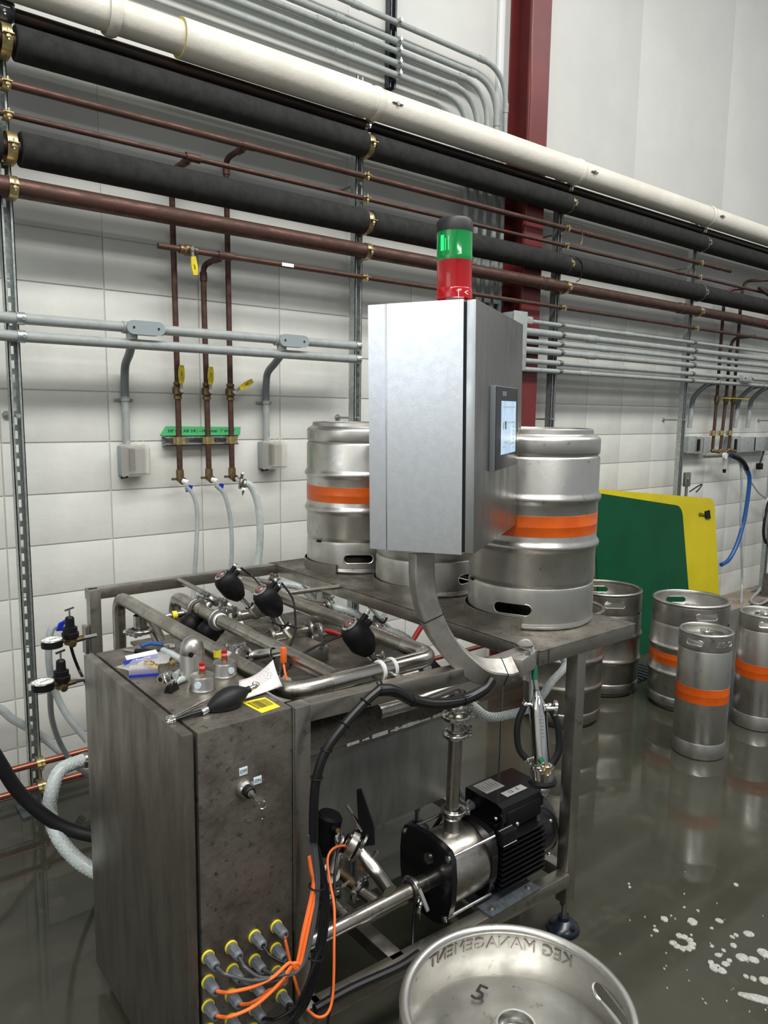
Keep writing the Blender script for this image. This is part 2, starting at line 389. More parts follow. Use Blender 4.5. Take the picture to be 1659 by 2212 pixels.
foampipe(2.440, 'lower black foam covered pipe, above the fat copper pipe', .058)
hpipe('copper_pipe', 'copper pipe just under the upper black foam covered pipe', -.2, 2.648, .0145, -3, 4.62, 'old_copper', grp=G)
hpipe('copper_pipe', 'thin copper pipe midway between the two black foam covered pipes', -.2, 2.549, .0105, -3, 9, 'old_copper', grp=G)
hpipe('copper_pipe', 'fat brown copper pipe below the lower black foam covered pipe', -.215, 2.309, .0335, -3, 4.75, 'old_copper', grp=G)
t3 = hpipe('copper_pipe', 'lowest copper pipe of the rack, with an open left end', -.2, 2.192, .0115, .147, 9, 'old_copper', grp=G)
MB().box((.70, -.2125, 2.1845), (.76, -.2115, 2.1995)).build('paper_tag', 'white_label', t3)
# couplings
for (x, z, r, l, lb) in ((2.87, 2.648, .0165, .03, 'coupling on the copper pipe under the upper foam pipe, just right of the column'), (4.42, 2.648, .0165, .03, 'coupling near the bent end of the copper pipe under the upper foam pipe'), (3.9, 2.549, .0125, .03, 'coupling on the thin copper pipe between the two black foam pipes'), (3.95, 2.309, .0375, .05, 'fat coupling on the fat copper pipe left of the fourth strut post'), (2.45, 2.309, .0375, .06, 'fat coupling on the fat copper pipe in front of the red column'), (3.9, 2.192, .0135, .03, 'coupling on the lowest copper pipe left of the fourth strut post')):
    tag(MB().lathe([(r-.003, -l), (r, -l+.004), (r, -l*.3), (r-.002, -l*.2), (r-.002, l*.2), (r, l*.3), (r, l-.004), (r-.003, l)], (x, -.2 if r < .03 else -.215, z), (1, 0, 0), 20).build('coupling', 'old_copper'), lb, 'pipe joint', 'copper couplings')
# two bright copper pipes near the floor
for z, l in ((.212, 'upper'), (.118, 'lower')):
    hpipe('copper_pipe', '%s of two bright copper pipes low on the wall near the floor' % l, -.2, z, .0125, -3, 3.2, 'new_copper', grp='low copper pipes')
# wall drops from the rack
def ballvalve(x, y, z, hand, t, ax='z', sc=1.):
    m = MB()
    m.lathe([(.013, -.036), (.0175, -.036), (.0175, -.024), (.0145, -.022), (.0225, -.012), (.0225, .012), (.0145, .022), (.0175, .024), (.0175, .036), (.013, .036)], (x, y, z), (0, 0, 1) if ax == 'z' else (1, 0, 0), 12)
    m.cyl((x, y-.018, z), (x, y-.034, z), .009, n=10)
    m.build('valve_body', 'bronze', t)
    MB().cyl((x, y-.034, z), (x, y-.045, z), .009, n=6).build('nut', 'steel_bright', t)
    a = V((x, y-.038, z)); h = V(hand).normalized()
    MB().bar(a, a+h*.035, .012, .0025, upv=(0, 1, 0)).build('handle_arm', 'steel_dull', t)
    pts = []
    for i in range(9):
        s = i/8; pts.append((s, .009+.004*math.sin(s*PI)))
    sd = h.cross(V((0, 1, 0)))
    rings = [[a+h*(.030+.088*s*sc)+sd*wd*c+V((0, e, 0)) for c, e in ((-1, -.004), (1, -.004), (1, .003), (-1, .003))] for s, wd in pts]
    g = MB().loft(rings).build('grip', 'yellow_grip', t)
    MB().text('NSF', .011, .0004, frame(a+h*.07+V((0, -.0045, 0)), h, V((0, 0, 1)) if abs(h.z) < .5 else V((-1, 0, 0)))).build('grip_text', 'ink', g)
YD = -.06
drops = [(.270, 2.549, .14, 0, .277, 'left', (.03, 0, 1)), (.403, 2.192, 0, 0, .412, 'middle', (.03, 0, 1)), (.517, 2.648, 0, 0, .525, 'right', (.85, 0, .5))]
for k, (x, zt, _, _, xb, nm, hd) in enumerate(drops):
    t = thing('copper_drop_pipe', '%s of the three vertical copper drops with yellow valves above the frame' % nm, 'pipe', (x, YD, 1.26), 'copper drops by the green tape')
    MB().tube(fil([(x+.03, -.2, zt), (x+.01, -.12, zt-.012), (x, YD, zt-.025), (x, YD, zt-.2), (x+.005, YD, 1.66)], .03, 5), .0122, 16).build('drop_tube', 'old_copper', t)
    MB().tube([(x+.005, YD, 1.62), (xb, YD, 1.29)], .0122, 16).build('drop_tube', 'old_copper', t)
    MB().lathe([(.012, -.018), (.0155, -.018), (.0155, .018), (.012, .018)], (x, YD, zt-.07), (0, 0, 1), 16).build('sleeve', 'old_copper', t)
    MB().lathe([(.012, -.03), (.0165, -.03), (.0165, .03), (.012, .03)], (x+.03, -.2, zt), (1, 0, 0), 16).lathe([(.012, 0), (.0158, 0), (.0158, .03), (.012, .03)], (x+.024, -.165, zt-.004), (-.15, .6, -.1), 16).build('tee', 'old_copper', t)
    ballvalve(x+.005, YD, 1.638, hd, t, sc=.85)
    m = MB().cyl((xb, YD, 1.265), (xb, YD, 1.30), .0165, n=16).sph((xb, YD, 1.262), .0168, 8).cyl((xb, YD, 1.262), (xb, YD-.03, 1.254), .0165, n=16)
    m.box((xb-.038, YD-.004, 1.256), (xb-.01, YD+.004, 1.266)); m.build('drop_elbow', 'bronze', t)
    MB().lathe([(.0122, -.016), (.0142, -.016), (.0142, .016), (.0122, .016)], (xb-.001, YD, 1.425), (0, 0, 1), 18).box((xb+.012, YD-.005, 1.409), (xb+.026, YD+.005, 1.441)).box((xb-.026, YD+.0, 1.409), (xb-.012, YD+.005, 1.441)).build('strap', 'zinc_yellow', t)
    if k < 2:
        MB().cyl((xb, YD-.03, 1.254), (xb+.014, YD-.055, 1.247), .011, n=10).build('hose_fitting', 'white_gasket', t)
        MB().prism([(-.014, -.014), (.010, -.010), (.016, .012), (.002, .016), (-.016, .006)], -.004, .004, frame((xb+.018+.012*k, YD-.05, 1.222), (1, 0, 0), (0, 0, 1))).build('wing_tap', 'blue_plastic', t)
cv = thing('end_valve', 'ball valve with hanging yellow handle near the open end of the lowest copper pipe', 'valve', (.27, -.2, 2.19))
ballvalve(.272, -.2, 2.192, (.12, 0, -1), cv, ax='x', sc=.8)
# short strut behind the drops, with tape
sb = thing('short_strut', 'short horizontal strut bar strapped behind the three copper drops', 'strut', (.39, -.02, 1.41))
q = strut_mesh(.345); q.v = [V((.222+p.z, -.045+p.y, 1.425+p.x)) for p in q.v]; q.build('channel', 'galvanised', sb)
tp = thing('green_tape', 'strip of green masking tape with handwriting stuck above the short strut', 'tape', (.39, -.012, 1.45))
MB().prism([(.215, 1.448), (.598, 1.447), (.602, 1.482), (.242, 1.486)], 0, .001, frame((0, -.0015, 0), (1, 0, 0), (0, 0, 1))).box((.222, -.046, 1.4465), (.565, -.0005, 1.4475)).build('tape_strip', 'green_tape', tp)
MB().text('3/8" wtr  AIR 3/8 | -- Hw water  1" drip 27', .0185, .0003, frame((.41, -.0032, 1.465), (1, 0, 0), (0, 0, 1))).build('handwriting', 'ink', tp)

# ================================================================ grey conduits
GC = 'grey conduits on the rack'
def conduit_left(z, lab):
    t = thing('conduit', lab, 'conduit', (0, -.2, z), GC)
    MB().cyl((-3, -.2, z), (1.13, -.2, z), .0195, n=24).build('conduit_run', 'pvc_grey', t)
    for x in (-.365, 1.12):
        MB().lathe([(.020, -.014), (.0225, -.014), (.0225, .014), (.020, .014)], (x, -.2, z), (1, 0, 0), 20).cyl((x+.005, -.228, z), (x+.005, -.220, z), .007, n=6).build('conduit_clamp', 'galvanised', t)
    return t
c1 = conduit_left(1.870, 'upper of two grey conduits crossing the copper drops at left')
c2 = conduit_left(1.808, 'lower of two grey conduits crossing the copper drops at left')
for (xc, zc, sc, xd) in ((.077, 1.869, .89, .060), (.748, 1.866, .89, .720)):
    t = thing('conduit_fitting', '%s grey oval conduit fitting with cover on the upper left conduit' % ('left' if xc < .4 else 'right'), 'fitting', (xc, -.2, zc-.03), 'oval conduit fittings')
    n = 12; L2 = .055*sc; rr = .0265
    poly = [(L2+rr*math.cos(a), rr*math.sin(a)) for a in [-PI/2+PI*i/n for i in range(n+1)]]+[(-L2+rr*math.cos(a), rr*math.sin(a)) for a in [PI/2+PI*i/n for i in range(n+1)]]
    M = frame((xc, -.235, zc), (1, 0, 0), (0, 0, 1))
    MB().prism([(p[0]*.97, p[1]*.97) for p in poly], -.045, -.0, M).cyl((xc-L2-.03, -.2, zc), (xc-L2-.005, -.2, zc), .0235, n=20).cyl((xc+L2+.01, -.2, zc), (xc+L2+.03, -.2, zc), .0225, n=20).cyl((xc-L2+.005, -.2, zc-.02), (xc-L2+.005, -.2, zc-.045), .0215, n=20).build('fitting_body', 'pvc_grey', t)
    MB().prism(poly, 0, .004, M).build('cover', 'pvc_box', t)
    for sx in (-1, 1): MB().cyl((xc+sx*L2, -.242, zc), (xc+sx*L2, -.239, zc), .0042, n=10).build('screw', 'ink', t)
    xd += .007; xq = xc-L2+.005
    d = thing('conduit_drop', 'grey conduit dropping from the %s oval fitting to a wall box' % ('left' if xc < .4 else 'right'), 'conduit', (xd, -.03, 1.45), 'conduit drops')
    MB().tube(cr([(xq, -.2, zc-.03), (xq+.002, -.187, zc-.062), (xq+(xd-xq)*.5, -.12, zc-.095), (xd-.009, -.05, zc-.135), (xd-.007, -.031, zc-.20), (xd-.007, -.03, zc-.26)], 5), .0165, 18).build('bend', 'pvc_dark', d)
    MB().cyl((xd-.007, -.03, zc-.25), (xd-.007, -.03, 1.41), .0155, n=18).build('conduit_run', 'pvc_grey', d)
    MB().lathe([(.016, -.005), (.0185, -.005), (.0185, .005), (.016, .005)], (xd-.007, -.03, 1.595), (0, 0, 1), 18).box((xd-.044, -.012, 1.590), (xd+.030, -.004, 1.600)).sph((xd-.041, -.014, 1.595), .006, 6).sph((xd+.027, -.014, 1.595), .006, 6).build('conduit_strap', 'pvc_grey', d)
    bx = thing('outlet_box', 'grey wall outlet box with a clear bubble cover, %s of the copper drops' % ('left' if xc < .4 else 'right'), 'outlet box', (xd-.01, -.03, 1.28), 'outlet boxes at left')
    x0 = xd-.038; z0 = 1.282 if xc < .4 else 1.288
    MB().box((x0, -.05, z0), (x0+.105, 0, z0+.125), .006).build('box_body', 'pvc_box', bx)
    MB().box((x0+.0, -.06, z0-.004), (x0+.115, -.05, z0+.132), .004).build('cover_rim', 'clear_plastic', bx)
    MB().box((x0+.028, -.068, z0+.02), (x0+.052, -.058, z0+.115), .003).build('receptacle', 'black_plastic', bx)
    m = MB(); m.loft([[(x0+.004+e, yy, z0+e), (x0+.110-e, yy, z0+e), (x0+.110-e, yy, z0+.128-e), (x0+.004+e, yy, z0+.128-e)] for yy, e in ((-.06, 0), (-.095, .006), (-.105, .014))]); m.v = [V(p) for p in m.v]
    m.build('bubble_cover', 'clear_plastic', bx)
    for px in (.03, .06, .09): MB().torus((x0+px, -.06, z0+.137), (0, 1, 0), .006, .002, 12, 6).build('hinge_lug', 'clear_plastic', bx)
    MB().cyl((x0+.005, -.03, z0-.008), (x0+.02, -.06, z0-.002), .005, n=8).build('latch', 'black_plastic', bx)
# six conduits right of the column
jb = thing('junction_box', 'flat grey junction box on the red column behind the control cabinet', 'box', (2.27, -.2, 1.8))
MB().box((2.17, -.245, 1.808), (2.275, -.159, 2.125), .004).build('box_body', 'pvc_box', jb)
MB().box((2.165, -.25, 1.804), (2.28, -.245, 2.129), .002).build('lid', 'pvc_grey', jb)
MB().box((2.275, -.225, 2.07), (2.36, -.185, 2.112), .008).build('elbow_body', 'pvc_grey', jb)
names6 = ['topmost', 'second from top', 'third from top', 'fourth from top', 'fifth from top', 'lowest']
for k, (z, r) in enumerate(((2.088, .0125), (2.030, .0215), (1.975, .0155), (1.926, .0195), (1.864, .0155), (1.815, .0145))):
    t = thing('conduit', '%s of the six grey conduits running right from the red column' % names6[k], 'conduit', (4, -.2, z), GC)
    xm = (3.35, 2.95, 3.1, 2.95, 4.6, 2.9)[k]
    MB().cyl((2.27, -.2, z), (xm, -.2, z), r, n=20).cyl((xm, -.2, z), (9, -.2, z), r*.93, n=20).build('conduit_run', 'pvc_grey', t)
    MB().lathe([(r, -.05), (r+.003, -.045), (r+.003, .045), (r, .05)], (xm, -.2, z), (1, 0, 0), 20).build('conduit_coupling', 'pvc_grey', t)
    for x in SX[2:]:
        MB().lathe([(r+.0005, -.012), (r+.003, -.012), (r+.003, .012), (r+.0005, .012)], (x+.01, -.2, z), (1, 0, 0), 20).box((x, -.2-r-.016, z-.002), (x+.02, -.2-r, z+.002)).cyl((x+.01, -.2-r-.01, z-.01), (x+.01, -.2-r-.01, z+.012), .003, n=6).build('conduit_clamp', 'steel_dull', t)
for (x, z) in ((4.95, 1.860), (5.95, 1.862)):
    t = thing('conduit_fitting', 'grey oval conduit fitting on the fifth conduit%s' % (' at the right edge' if x > 5.5 else ' right of the fourth strut post'), 'fitting', (x, -.2, z))
    MB().box((x-.085, -.245, z-.028), (x+.085, -.19, z+.028), .02).build('fitting_body', 'pvc_grey', t)
    for s in (-1, 1): MB().cyl((x+s*.06, -.249, z), (x+s*.06, -.244, z), .006, n=8).build('screw', 'ink', t)
# five conduits high on the wall that bend down beside the column
ts = thing('short_strut', 'short dark vertical strut holding five grey conduits high on the wall', 'strut', (1.46, -.03, 3.18))
q = strut_mesh(1.0, False); q.v = [p+V((1.445, -.041, 3.16)) for p in q.v]; q.build('channel', 'galvanised_dark', ts)
tz = [(1.492, -0.062, 3.454), (1.494, -0.062, 3.367), (1.495, -0.062, 3.323), (1.496, -0.062, 3.267), (1.497, -0.062, 3.213)]
tx = [2.245, 2.175, 2.10, 2.03, 1.955]
for k in range(5):
    z = tz[k][2]; x = tx[k]; r = (.0145, .017, .0145, .017, .0165)[k]
    t = thing('conduit', '%s of the five grey conduits that bend down beside the red column' % ['topmost', 'second', 'middle', 'fourth', 'lowest'][k], 'conduit', (1.5, -.06, z), 'bent conduits high on the wall')
    MB().tube(fil([(-1.5, -.062, z), (x, -.062, z), (x, -.062, 1.9)], .2, 10), r*.95, 16).build('conduit_run', 'pvc_grey', t)
    for c_, a_ in (((x-.2, -.062, z), (1, 0, 0)), ((x, -.062, z-.2), (0, 0, 1)), ((1.2-.1*(k % 3), -.062, z), (1, 0, 0))): MB().lathe([(r*.9, -.025), (r+.002, -.025), (r+.002, .025), (r*.9, .025)], c_, a_, 16).build('conduit_coupling', 'pvc_grey', t)
    MB().lathe([(r, -.010), (r+.003, -.010), (r+.003, .010), (r, .010)], (1.455, -.062, z), (1, 0, 0), 16).box((1.447, -.095, z-.002), (1.463, -.062-r, z+.012)).cyl((1.455, -.092, z-.006), (1.455, -.092, z+.02), .004, n=6).build('conduit_clamp', 'galvanised', t)
t = thing('short_strut', 'short black bar clamping the grey conduits behind the control cabinet lamp', 'strut', (2.05, -.04, 2.19))
MB().box((1.9, -.045, 2.17), (2.3, -.024, 2.21)).build('channel', 'galvanised_dark', t)
for k in range(1, 5): MB().lathe([(.018, -.012), (.022, -.012), (.022, .012), (.018, .012)], (tx[k], -.062, 2.19), (0, 0, 1), 16).box((tx[k]-.02, -.1, 2.18), (tx[k]+.03, -.08, 2.205)).build('conduit_clamp', 'galvanised', t)

tag(MB().tube(cr([(2.66, -.24, 2.655), (2.72, -.25, 2.65), (2.74, -.25, 2.62), (2.735, -.25, 2.57), (2.70, -.25, 2.55), (2.65, -.24, 2.553)], 4), .0028, 6).build('wire_tie', 'bronze'), 'thin bent wire tie looped between the two copper pipes at the third strut post', 'wire', 'wire ties')
tag(MB().tube(cr([(2.66, -.27, 2.475), (2.71, -.27, 2.46), (2.73, -.27, 2.42), (2.72, -.265, 2.36), (2.69, -.26, 2.34)], 4), .0028, 6).build('wire_tie', 'black_plastic'), 'thin black wire tie hanging from the lower foam pipe at the third strut post', 'wire', 'wire ties')
# ================================================================ far right wall fittings
XR = [(4.787, -0.080, 1.813), (4.936, -0.080, 1.818), (5.057, -0.080, 1.822)]
XB = [(4.774, -0.080, 1.243), (4.901, -0.080, 1.239), (5.039, -0.080, 1.236)]
ztop = [2.549, 2.192, 2.648]
for k in range(3):
    x = XR[k][0]; xb = XB[k][0]
    t = thing('copper_drop_pipe', '%s of three copper drops at far right beyond the yellow board' % ['left', 'middle', 'right'][k], 'pipe', (x, -.08, 1.27), 'copper drops at far right')
    MB().tube(fil([(x+.12+.04*k, -.2, ztop[k]+.01), (x, -.1, ztop[k]-.01), (x, -.08, ztop[k]-.12), (x, -.08, 1.75), (xb, -.08, 1.30)], .05, 5), .0125, 12).build('drop_tube', 'old_copper', t)
    MB().lathe([(.012, -.035), (.018, -.035), (.018, -.02), (.024, 0), (.018, .02), (.018, .035), (.012, .035)], (x, -.08, 1.69), (0, 0, 1), 12).build('valve_body', 'bronze', t)
    MB().bar((x+.01, -.115, 1.705), (x+.15, -.125, 1.705), .022, .006).build('grip', 'yellow_grip', t)
    MB().lathe([(.013, -.02), (.018, -.02), (.018, .02), (.013, .02)], (xb, -.08, 1.425), (0, 0, 1), 14).box((xb-.03, -.075, 1.405), (xb+.03, -.06, 1.445)).build('strap', 'zinc_yellow', t)
    MB().sph((xb, -.08, 1.285), .018, 8).cyl((xb, -.08, 1.285), (xb+.05, -.12, 1.275), .014, n=10).build('drop_elbow', 'bronze', t)
t = thing('fat_pipe_end', 'fat copper pipe end with red-rimmed open tee at the right edge', 'pipe', (5.0, -.215, 2.3))
MB().cyl((4.75, -.215, 2.309), (5.35, -.215, 2.300), .036, n=20).cyl((5.35, -.215, 2.3), (5.36, -.26, 2.29), .038, n=20).cyl((5.33, -.215, 2.32), (5.34, -.215, 2.52), .016, n=12).tube(fil([(5.34, -.215, 2.5), (5.34, -.215, 2.57), (4.98, -.25, 2.56), (5.4, -.22, 2.5)], .03), .015, 10).build('tee', 'old_copper', t)
MB().torus((5.20, -.253, 2.295), (.2, -1, 0), .022, .004).build('rim', 'red_cap', t)
bxs = [((4.400, -0.080, 1.402), (4.513, -0.080, 1.275)), ((4.503, -0.080, 1.401), (4.633, -0.080, 1.272)), ((4.609, -0.080, 1.393), (4.726, -0.080, 1.270)), ((5.100, -0.080, 1.395), (5.232, -0.080, 1.262)), ((5.229, -0.080, 1.386), (5.497, -0.080, 1.264)), ((5.476, -0.080, 1.384), (5.801, -0.080, 1.269))]
bl_ = ['grey outlet box directly right of the fourth strut post', 'open-framed switch box second right of the fourth strut post', 'flat grey blank box left of the far right copper drops', 'grey outlet box right of the far right copper drops', 'wide grey blank box between conduit drop and the right edge', 'grey box at the right edge with black cord below']
for k, (a, b) in enumerate(bxs):
    t = thing('wall_box', bl_[k], 'outlet box', ((a[0]+b[0])/2, -.03, b[2]), 'wall boxes at far right')
    MB().box((a[0], -.07, b[2]), (b[0], 0, a[2]), .006).build('box_body', 'pvc_box', t)
    MB().box((a[0]-.003, -.082, b[2]-.003), (b[0]+.003, -.07, a[2]+.003), .004).build('cover', 'clear_plastic' if k in (1,) else 'pvc_grey', t)
    if k in (1, 3): MB().box((a[0]+.02, -.095, b[2]+.02), (a[0]+.05, -.082, a[2]-.02), .004).build('receptacle', 'black_plastic', t)
for k, (u, lab) in enumerate((((4.452, -0.060, 1.697), 'grey conduit drop just right of the fourth strut post'), ((5.178, -0.060, 1.712), 'grey conduit drop just right of the far right copper drops'), ((5.396, -0.060, 1.717), 'grey conduit drop nearest the right edge'))):
    x = u[0]; t = thing('conduit_drop', lab, 'conduit', (x, -.06, 1.45), 'conduit drops at far right')
    MB().tube(fil([(x+.12, -.2, 1.82), (x+.02, -.15, 1.80), (x, -.06, 1.70), (x, -.06, 1.6)], .06), .019, 12).build('bend', 'pvc_dark', t)
    MB().cyl((x, -.06, 1.63), (x-.02, -.06, 1.47), .0175, n=14).build('conduit_run', 'pvc_grey', t)
rg = thing('air_regulator', 'small air regulator with gauge and clear bowl under the far right copper drops', 'regulator', (4.913, -0.120, 1.241))
p = V((4.913, -0.120, 1.245)); q = V((4.845, -0.120, 1.247))
MB().box(p-V((.03, .02, .018)), p+V((.03, .02, .018)), .005).cyl(p, p+V((-.3, .02, .0)), .01, n=8).build('regulator_body', 'steel_dull', rg)
MB().cyl(q+V((0, -.04, 0)), q+V((0, -.02, 0)), .026, n=20).build('gauge', 'dial', rg)
MB().lathe([(.0, -.12), (.012, -.118), (.016, -.10), (.02, -.09), (.02, -.02), (.02, 0)], p, (0, 0, 1), 16).build('bowl', 'clear_plastic', rg)
MB().lathe([(.0, -.14), (.012, -.14), (.014, -.11), (0, -.11)], p, (0, 0, 1), 12).build('drain_knob', 'black_plastic', rg)
# hoses at far right
def hose(name, pts, r, mat, label, cat='hose', n=10, k=6, grp=None, sleeve=None):
    P = cr(pts, k)
    if sleeve:
        t = thing(name, label, cat, P[-1], grp)
        MB().tube(P, r, n).build('hose_body', mat, t); i0, i1, sm = sleeve
        MB().tube(P[i0:i1], r*1.12, n).build('sleeve', sm, t); return t
    return tag(MB().tube(P, r, n).build(name, mat), label, cat, grp)
hose('air_hose', [(4.972, -0.140, 1.245), (5.093, -0.160, 1.208), (5.199, -0.160, 1.140), (5.276, -0.160, 1.020), (5.237, -0.160, 0.707), (5.142, -0.160, 0.499), (5.025, -0.160, 0.381), (4.899, -0.160, 0.349)], .017, 'blue_hose', 'blue air hose with black sleeve curving down right of the yellow board', sleeve=(0, 14, 'black_rubber'))
hose('water_hose', [(5.030, -0.120, 1.227), (5.143, -0.130, 1.178), (5.179, -0.140, 1.023), (5.193, -0.150, 0.710), (5.240, -0.160, 0.389), (5.288, -0.160, 0.141), (5.108, -0.250, -0.048)], .0095, 'hose_clear', 'clear hose hanging straight down beside the blue hose', grp='clear hoses at right')
hose('water_hose', [(5.222, -0.100, 1.174), (5.458, -0.100, 0.986), (5.649, -0.100, 0.874), (5.933, -0.100, 0.794)], .007, 'hose_clear', 'thin clear hose drooping toward the right edge below the plug', grp='clear hoses at right')
hose('water_hose', [(5.749, -0.150, 0.935), (5.604, -0.150, 0.759), (5.693, -0.150, 0.504), (5.772, -0.150, 0.413)], .009, 'hose_clear', 'clear hose looping at the right edge beside the black cord', grp='clear hoses at right')
hose('extension_lead', [(5.684, -0.160, 0.878), (5.614, -0.160, 0.678), (5.625, -0.160, 0.512), (5.752, -0.160, 0.395)], .012, 'cable_black', 'thick black cord looping at the right edge', 'cord')
hose('water_hose', [(5.843, -0.151, 0.150), (5.546, -0.193, 0.050), (5.239, -0.268, 0.020), (5.190, -0.360, 0.015), (5.535, -0.319, 0.015)], .012, 'hose_clear', 'clear hose coiled on the floor by the wall at the right edge', grp='clear hoses at right')
pc = thing('power_plug', 'black plug on a short black cord hanging below the right edge box', 'plug', (5.659, -0.060, 1.116))
p = V((5.654, -0.060, 1.145)); MB().tube([V((5.714, -0.060, 1.258)), p], .008, 8).build('cord', 'cable_black', pc)
MB().box(p-V((.03, .02, .045)), p+V((.03, .02, .01)), .006).build('plug_body', 'black_plastic', pc)
MB().box(p-V((.012, .003, .07)), p+V((-.008, .003, -.045))).box(p-V((-.008, .003, .07)), p+V((.012, .003, -.045))).build('prong', 'steel_bright', pc)
ft = thing('equipment_stand', 'small rusty metal foot of equipment on the dry floor at the right edge', 'foot', (5.618, -0.204, 0.000))
p = V((5.590, -0.225, 0.000)); MB().box(p-V((.06, .04, 0)), p+V((.06, .04, .01))).box(p+V((-.02, -.02, .01)), p+V((.03, .02, .2))).build('foot_plate', 'sheet_dirty', ft)
sw = thing('switch_box', 'small metal box clamped low on the fourth strut post above the yellow board', 'box', (4.208, -0.190, 1.062))
p = V((4.217, -0.190, 1.090)); MB().box(p-V((.03, .015, .055)), p+V((.03, .015, .05)), .004).cyl(p+V((0, 0, -.05)), p+V((0, 0, -.2)), .011, n=10).cyl(p+V((0, -.02, 0)), p+V((0, -.015, 0)), .018, n=14).build('box_body', 'steel_dull', sw)
hose('wire_loop', [(4.251, -0.200, 0.995), (4.348, -0.200, 1.025), (4.421, -0.200, 1.042), (4.397, -0.200, 1.015), (4.346, -0.200, 0.986)], .005, 'cable_black', 'thin dark wire loop sticking up behind the yellow board', 'wire')

# ================================================================ leaning boards
def board(name, mat, lab, cor, th, rad):
    a, b, c, d = [V(p) for p in cor]  # bottom-left, bottom-right, top-right, top-left
    x = (b-a).normalized(); y = (d-a); y = (y-x*y.dot(x)).normalized(); M = frame(a, x, y)
    L = [((p-a).dot(x), (p-a).dot(y)) for p in (a, b, c, d)]
    poly = [L[0], L[1]]
    def corner(p, q, s):
        P = V((*p, 0)); A = (V((*q, 0))-P).normalized(); B = (V((*s, 0))-P).normalized(); o = []
        for i in range(9):
            t = i/8; v = (P+A*rad)*(1-t)**2+P*2*t*(1-t)+(P+B*rad)*t*t; o.append((v.x, v.y))
        return o
    poly += corner(L[2], L[1], L[3])+corner(L[3], L[2], L[0])
    o = MB().prism(poly, 0, th, M).build(name, mat); return tag(o, lab, 'board'), M, L
board('plastic_board', 'yellow_board', 'tall yellow plastic sheet leaning on the wall behind the green sheet', [(3.02, -.43, .0), (4.45, -.40, .0), (4.545, -.225, .925), (2.95, -.235, 1.09)], .012, .08)
board('plastic_board', 'green_board', 'dark green plastic sheet leaning in front of the yellow sheet', [(2.79, -.50, .0), (3.92, -.465, .0), (4.00, -.255, .905), (2.93, -.275, 1.07)], .012, .08)
bc = thing('binder_clip', 'small black binder clip on the right edge of the yellow sheet', 'clip', (4.421, -0.250, 0.811))
p = V((4.406, -0.265, 0.818)); MB().prism([(-.035, -.03), (.03, -.035), (.03, .03), (-.035, .025)], -.012, .012, frame(p, (1, 0, 0), (0, .2, 1))).build('clip_body', 'black_plastic', bc)
MB().tube(cr([p+V((-.03, -.01, .0)), p+V((-.09, -.01, .012)), p+V((-.125, -.01, .02)), p+V((-.125, -.01, .002)), p+V((-.09, -.01, .0)), p+V((-.03, -.01, -.012))], 3), .003, 6).build('clip_wire', 'black_plastic', bc)


# ================================================================ kegs
def booled(mb, cutters, name, mat, parent):
    o = mb.build(name, mat, parent)
    for c in cutters:
        co = c.build('cut', mat); md = o.modifiers.new('b', 'BOOLEAN'); md.operation = 'DIFFERENCE'; md.object = co; md.solver = 'EXACT'
        bpy.context.view_layer.update()
        me = bpy.data.meshes.new_from_object(o.evaluated_get(bpy.context.evaluated_depsgraph_get()))
        o.modifiers.clear(); o.data = me; bpy.data.objects.remove(co)
    me.polygons.foreach_set('use_smooth', [True]*len(me.polygons)); me.set_sharp_from_angle(angle=R(35))
    return o
def stadium(hw, hh, n=8):
    return [(hw-hh+hh*math.cos(a), hh*math.sin(a)) for a in [-PI/2+PI*i/n for i in range(n+1)]]+[(-hw+hh+hh*math.cos(a), hh*math.sin(a)) for a in [PI/2+PI*i/n for i in range(n+1)]]
def slotrim(r, z, hw, hh, a0):
    pts = [(r*math.cos(a0+p[0]/r), r*math.sin(a0+p[0]/r), z+p[1]) for p in stadium(hw, hh, 6)]; pts.append(pts[0]); return pts
def neck(t, z, r=.034):
    MB().lathe([(r+.008, 0), (r+.002, .006), (r, .012), (r, .03), (r-.003, .034), (r-.007, .034), (r-.009, .028), (r-.011, .02), (r-.011, .008), (.0, .008)], (0, 0, z), (0, 0, 1), 32).build('neck', 'steel_bright', t)
    MB().torus((0, 0, z+.012), (0, 0, 1), .0135, .0025, 20, 6).sph((0, 0, z+.010), .010, 8, (1, 1, .6)).build('valve', 'steel_dull', t)
